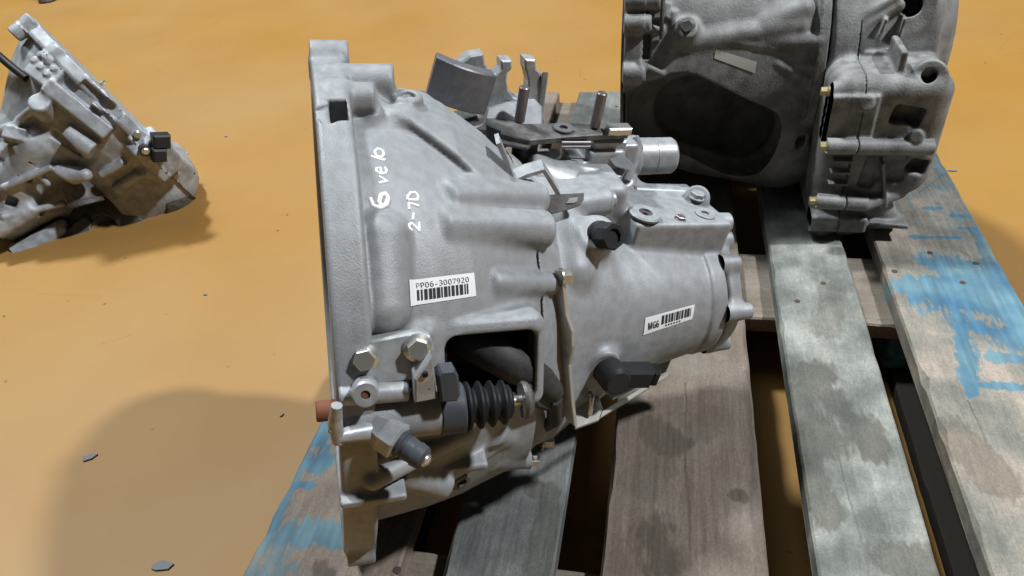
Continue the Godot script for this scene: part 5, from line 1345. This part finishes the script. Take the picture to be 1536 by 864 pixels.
# a casting: a field of rounded solids joined with fillets, meshed as surface nets
class Casting:
	var kind := PackedInt32Array()
	var pa := PackedVector3Array()
	var pb := PackedVector3Array()
	var ra := PackedFloat32Array()
	var rb := PackedFloat32Array()
	var rnd := PackedFloat32Array()
	var fil := PackedFloat32Array()
	var cut := PackedInt32Array()
	var frame: Array[Transform3D] = []
	var prof: Array[PackedVector2Array] = []
	var cell := 0.003
	var lo := Vector3.ZERO
	var nx := 0
	var ny := 0
	var nz := 0
	var grid := PackedFloat32Array()
	var leaves := PackedInt32Array()
	var lists: Array[PackedInt32Array] = []
	var arrays := []

	func _put(k: int, a: Vector3, b: Vector3, r0: float, r1: float, round_: float, fillet: float, is_cut: bool, t := Transform3D(), pr := PackedVector2Array()) -> void:
		kind.append(k); pa.append(a); pb.append(b); ra.append(r0); rb.append(r1); rnd.append(round_); fil.append(fillet); cut.append(1 if is_cut else 0); frame.append(t); prof.append(pr)

	func cap(a: Vector3, b: Vector3, r0: float, r1: float, fillet := 0.008, is_cut := false) -> void:
		_put(0, a, b, r0, r1, 0.0, fillet, is_cut)

	func box(at: Transform3D, half: Vector3, round_ := 0.004, fillet := 0.008, is_cut := false) -> void:
		_put(1, half - Vector3.ONE * round_, Vector3.ZERO, 0, 0, round_, fillet, is_cut, at.affine_inverse())

	func cyl(a: Vector3, b: Vector3, r0: float, r1: float, round_ := 0.002, fillet := 0.006, is_cut := false) -> void:
		_put(2, a, b, r0, r1, round_, fillet, is_cut)

	func turn(pr: Array, fillet := 0.006, is_cut := false, cy := 0.0, cz := 0.0) -> void:
		_put(3, Vector3(0, cy, cz), Vector3.ZERO, 0, 0, 0, fillet, is_cut, Transform3D(), PackedVector2Array(pr))

	# turned solid kept only inside a tilted box
	func turn_in(pr: Array, at: Transform3D, half: Vector3, edge := 0.006, fillet := 0.006) -> void:
		_put(4, Vector3.ZERO, half, edge, 0, 0, fillet, false, at.affine_inverse(), PackedVector2Array(pr))

	func d(i: int, p: Vector3) -> float:
		var k := kind[i]
		if k == 0:
			var a := pa[i]
			var ba := pb[i] - a
			var h := clampf((p - a).dot(ba) / maxf(ba.length_squared(), 1e-12), 0.0, 1.0)
			return (p - a - ba * h).length() - lerpf(ra[i], rb[i], h)
		if k == 1:
			var e := (frame[i] * p).abs() - pa[i]
			return Vector3(maxf(e.x, 0.0), maxf(e.y, 0.0), maxf(e.z, 0.0)).length() + minf(maxf(e.x, maxf(e.y, e.z)), 0.0) - rnd[i]
		if k == 2:
			var a := pa[i]
			var ba := pb[i] - a
			var l := ba.length()
			var t := (p - a).dot(ba) / l
			var rad := sqrt(maxf((p - a).length_squared() - t * t, 0.0))
			var sl := (rb[i] - ra[i]) / l
			var ex := (rad - ra[i] - sl * t) / sqrt(1.0 + sl * sl) + rnd[i]
			var ey := absf(t - l * 0.5) - l * 0.5 + rnd[i]
			return sqrt(maxf(ex, 0.0) * maxf(ex, 0.0) + maxf(ey, 0.0) * maxf(ey, 0.0)) + minf(maxf(ex, ey), 0.0) - rnd[i]
		var pr := prof[i]
		var o := pa[i]
		var rad := sqrt((p.y - o.y) * (p.y - o.y) + (p.z - o.z) * (p.z - o.z))
		var last := pr.size() - 1
		var x := clampf(p.x, pr[0].x, pr[last].x)
		var j := 0
		while j < last - 1 and pr[j + 1].x < x:
			j += 1
		var s := (pr[j + 1].y - pr[j].y) / (pr[j + 1].x - pr[j].x)
		var ex := (rad - pr[j].y - s * (x - pr[j].x)) / sqrt(1.0 + minf(s * s, 150.0))
		var ey := maxf(pr[0].x - p.x, p.x - pr[last].x)
		var dist := sqrt(maxf(ex, 0.0) * maxf(ex, 0.0) + maxf(ey, 0.0) * maxf(ey, 0.0)) + minf(maxf(ex, ey), 0.0)
		if k == 4:
			var e := (frame[i] * p).abs() - pb[i]
			var bd := Vector3(maxf(e.x, 0.0), maxf(e.y, 0.0), maxf(e.z, 0.0)).length() + minf(maxf(e.x, maxf(e.y, e.z)), 0.0)
			var hh := maxf(ra[i] - absf(dist - bd), 0.0)
			return maxf(dist, bd) + hh * hh * 0.25 / ra[i]
		return dist

	func field(p: Vector3, list: PackedInt32Array) -> float:
		var f := 1.0
		for i in list:
			var q := d(i, p)
			var k := fil[i]
			if cut[i] == 1:
				q = -q
				var hh := maxf(k - absf(f - q), 0.0)
				f = maxf(f, q) + hh * hh * 0.25 / k
			else:
				var hh := maxf(k - absf(f - q), 0.0)
				f = minf(f, q) - hh * hh * 0.25 / k
		return f

	func visit(ix: int, iy: int, iz: int, size: int, list: PackedInt32Array) -> void:
		var hd := cell * size * 0.5 * 1.7321
		var c := lo + Vector3(ix + size * 0.5, iy + size * 0.5, iz + size * 0.5) * cell
		var ds := PackedFloat32Array()
		ds.resize(list.size())
		var best := 1e9
		for n in list.size():
			var q := d(list[n], c)
			ds[n] = q
			if cut[list[n]] == 0:
				best = minf(best, q)
		if best > hd * 1.3 + 0.012:
			return
		var f := 1.0
		var kept := PackedInt32Array()
		for n in list.size():
			var i := list[n]
			var q := ds[n]
			var k := fil[i]
			if cut[i] == 1:
				if q <= 2.0 * hd + k:
					kept.append(i)
				var hh := maxf(k - absf(f + q), 0.0)
				f = maxf(f, -q) + hh * hh * 0.25 / k
			else:
				if q <= best + 2.6 * hd + 0.012:
					kept.append(i)
				var hh := maxf(k - absf(f - q), 0.0)
				f = minf(f, q) - hh * hh * 0.25 / k
		if absf(f) > hd * 1.35 + 0.0015:
			return
		if size > 4:
			var s := size / 2
			for o in 8:
				var x := ix + (o & 1) * s
				var y := iy + ((o >> 1) & 1) * s
				var z := iz + (o >> 2) * s
				if x < nx - 1 and y < ny - 1 and z < nz - 1:
					visit(x, y, z, s, kept)
			return
		leaves.append(ix); leaves.append(iy); leaves.append(iz)
		lists.append(kept)
		for z in range(iz, mini(iz + 5, nz)):
			for y in range(iy, mini(iy + 5, ny)):
				var row := (z * ny + y) * nx
				for x in range(ix, mini(ix + 5, nx)):
					if grid[row + x] > 1e8:
						grid[row + x] = field(lo + Vector3(x, y, z) * cell, kept)

	# meshes what lies between from and to
	func make(from: Vector3, to: Vector3, cell_: float) -> void:
		cell = cell_
		lo = from
		var n := ((to - from) / cell).ceil()
		nx = int(n.x) + 1
		ny = int(n.y) + 1
		nz = int(n.z) + 1
		grid.resize(nx * ny * nz)
		grid.fill(1e9)
		var all := PackedInt32Array(range(kind.size()))
		for z in range(0, nz - 1, 32):
			for y in range(0, ny - 1, 32):
				for x in range(0, nx - 1, 32):
					visit(x, y, z, 32, all)
		var sx := 1
		var sy := nx
		var sz := nx * ny
		var ids := PackedInt32Array()
		ids.resize(nx * ny * nz)
		ids.fill(-1)
		var verts := PackedVector3Array()
		var norms := PackedVector3Array()
		for l in range(0, leaves.size(), 3):
			for z in range(leaves[l + 2], mini(leaves[l + 2] + 4, nz - 1)):
				for y in range(leaves[l + 1], mini(leaves[l + 1] + 4, ny - 1)):
					for x in range(leaves[l], mini(leaves[l] + 4, nx - 1)):
						var b := (z * ny + y) * nx + x
						var f0 := grid[b]
						var f1 := grid[b + sx]
						var f2 := grid[b + sy]
						var f3 := grid[b + sx + sy]
						var f4 := grid[b + sz]
						var f5 := grid[b + sx + sz]
						var f6 := grid[b + sy + sz]
						var f7 := grid[b + sx + sy + sz]
						var m := (1 if f0 < 0.0 else 0) + (1 if f1 < 0.0 else 0) + (1 if f2 < 0.0 else 0) + (1 if f3 < 0.0 else 0) + (1 if f4 < 0.0 else 0) + (1 if f5 < 0.0 else 0) + (1 if f6 < 0.0 else 0) + (1 if f7 < 0.0 else 0)
						if m == 0 or m == 8:
							continue
						var s := Vector3.ZERO
						var c := 0
						if (f0 < 0.0) != (f1 < 0.0): s += Vector3(f0 / (f0 - f1), 0, 0); c += 1
						if (f2 < 0.0) != (f3 < 0.0): s += Vector3(f2 / (f2 - f3), 1, 0); c += 1
						if (f4 < 0.0) != (f5 < 0.0): s += Vector3(f4 / (f4 - f5), 0, 1); c += 1
						if (f6 < 0.0) != (f7 < 0.0): s += Vector3(f6 / (f6 - f7), 1, 1); c += 1
						if (f0 < 0.0) != (f2 < 0.0): s += Vector3(0, f0 / (f0 - f2), 0); c += 1
						if (f1 < 0.0) != (f3 < 0.0): s += Vector3(1, f1 / (f1 - f3), 0); c += 1
						if (f4 < 0.0) != (f6 < 0.0): s += Vector3(0, f4 / (f4 - f6), 1); c += 1
						if (f5 < 0.0) != (f7 < 0.0): s += Vector3(1, f5 / (f5 - f7), 1); c += 1
						if (f0 < 0.0) != (f4 < 0.0): s += Vector3(0, 0, f0 / (f0 - f4)); c += 1
						if (f1 < 0.0) != (f5 < 0.0): s += Vector3(1, 0, f1 / (f1 - f5)); c += 1
						if (f2 < 0.0) != (f6 < 0.0): s += Vector3(0, 1, f2 / (f2 - f6)); c += 1
						if (f3 < 0.0) != (f7 < 0.0): s += Vector3(1, 1, f3 / (f3 - f7)); c += 1
						ids[b] = verts.size()
						# slide the point onto the true surface and take its true slope
						var p := lo + (Vector3(x, y, z) + s / c) * cell
						var kept := lists[l / 3]
						var e := cell * 0.35
						var f := field(p, kept)
						var g := Vector3(field(p + Vector3(e, 0, 0), kept) - f, field(p + Vector3(0, e, 0), kept) - f, field(p + Vector3(0, 0, e), kept) - f)
						var gl := g.length()
						if gl > 1e-9:
							g /= gl
							p -= g * clampf(f * e / gl, -cell * 0.6, cell * 0.6)
						else:
							g = Vector3.UP
						verts.append(p)
						norms.append(g)
		var tris := PackedInt32Array()
		for l in range(0, leaves.size(), 3):
			for z in range(leaves[l + 2], mini(leaves[l + 2] + 4, nz - 1)):
				for y in range(leaves[l + 1], mini(leaves[l + 1] + 4, ny - 1)):
					for x in range(leaves[l], mini(leaves[l] + 4, nx - 1)):
						var b := (z * ny + y) * nx + x
						if ids[b] < 0:
							continue
						var inside := grid[b] < 0.0
						if y > 0 and z > 0 and inside != (grid[b + sx] < 0.0):
							_quad(tris, ids[b], ids[b - sy], ids[b - sy - sz], ids[b - sz], inside)
						if x > 0 and z > 0 and inside != (grid[b + sy] < 0.0):
							_quad(tris, ids[b], ids[b - sz], ids[b - sx - sz], ids[b - sx], inside)
						if x > 0 and y > 0 and inside != (grid[b + sz] < 0.0):
							_quad(tris, ids[b], ids[b - sx], ids[b - sx - sy], ids[b - sy], inside)
		arrays = [verts, norms, tris]
		grid = PackedFloat32Array()

	func _quad(t: PackedInt32Array, a: int, b: int, c: int, e: int, inside: bool) -> void:
		if a < 0 or b < 0 or c < 0 or e < 0:
			return
		if inside:
			t.append(a); t.append(c); t.append(b)
			t.append(a); t.append(e); t.append(c)
		else:
			t.append(a); t.append(b); t.append(c)
			t.append(a); t.append(c); t.append(e)

	func mesh() -> ArrayMesh:
		var arr := []
		arr.resize(Mesh.ARRAY_MAX)
		arr[Mesh.ARRAY_VERTEX] = arrays[0]
		arr[Mesh.ARRAY_NORMAL] = arrays[1]
		arr[Mesh.ARRAY_INDEX] = arrays[2]
		var m := ArrayMesh.new()
		m.add_surface_from_arrays(Mesh.PRIMITIVE_TRIANGLES, arr)
		return m
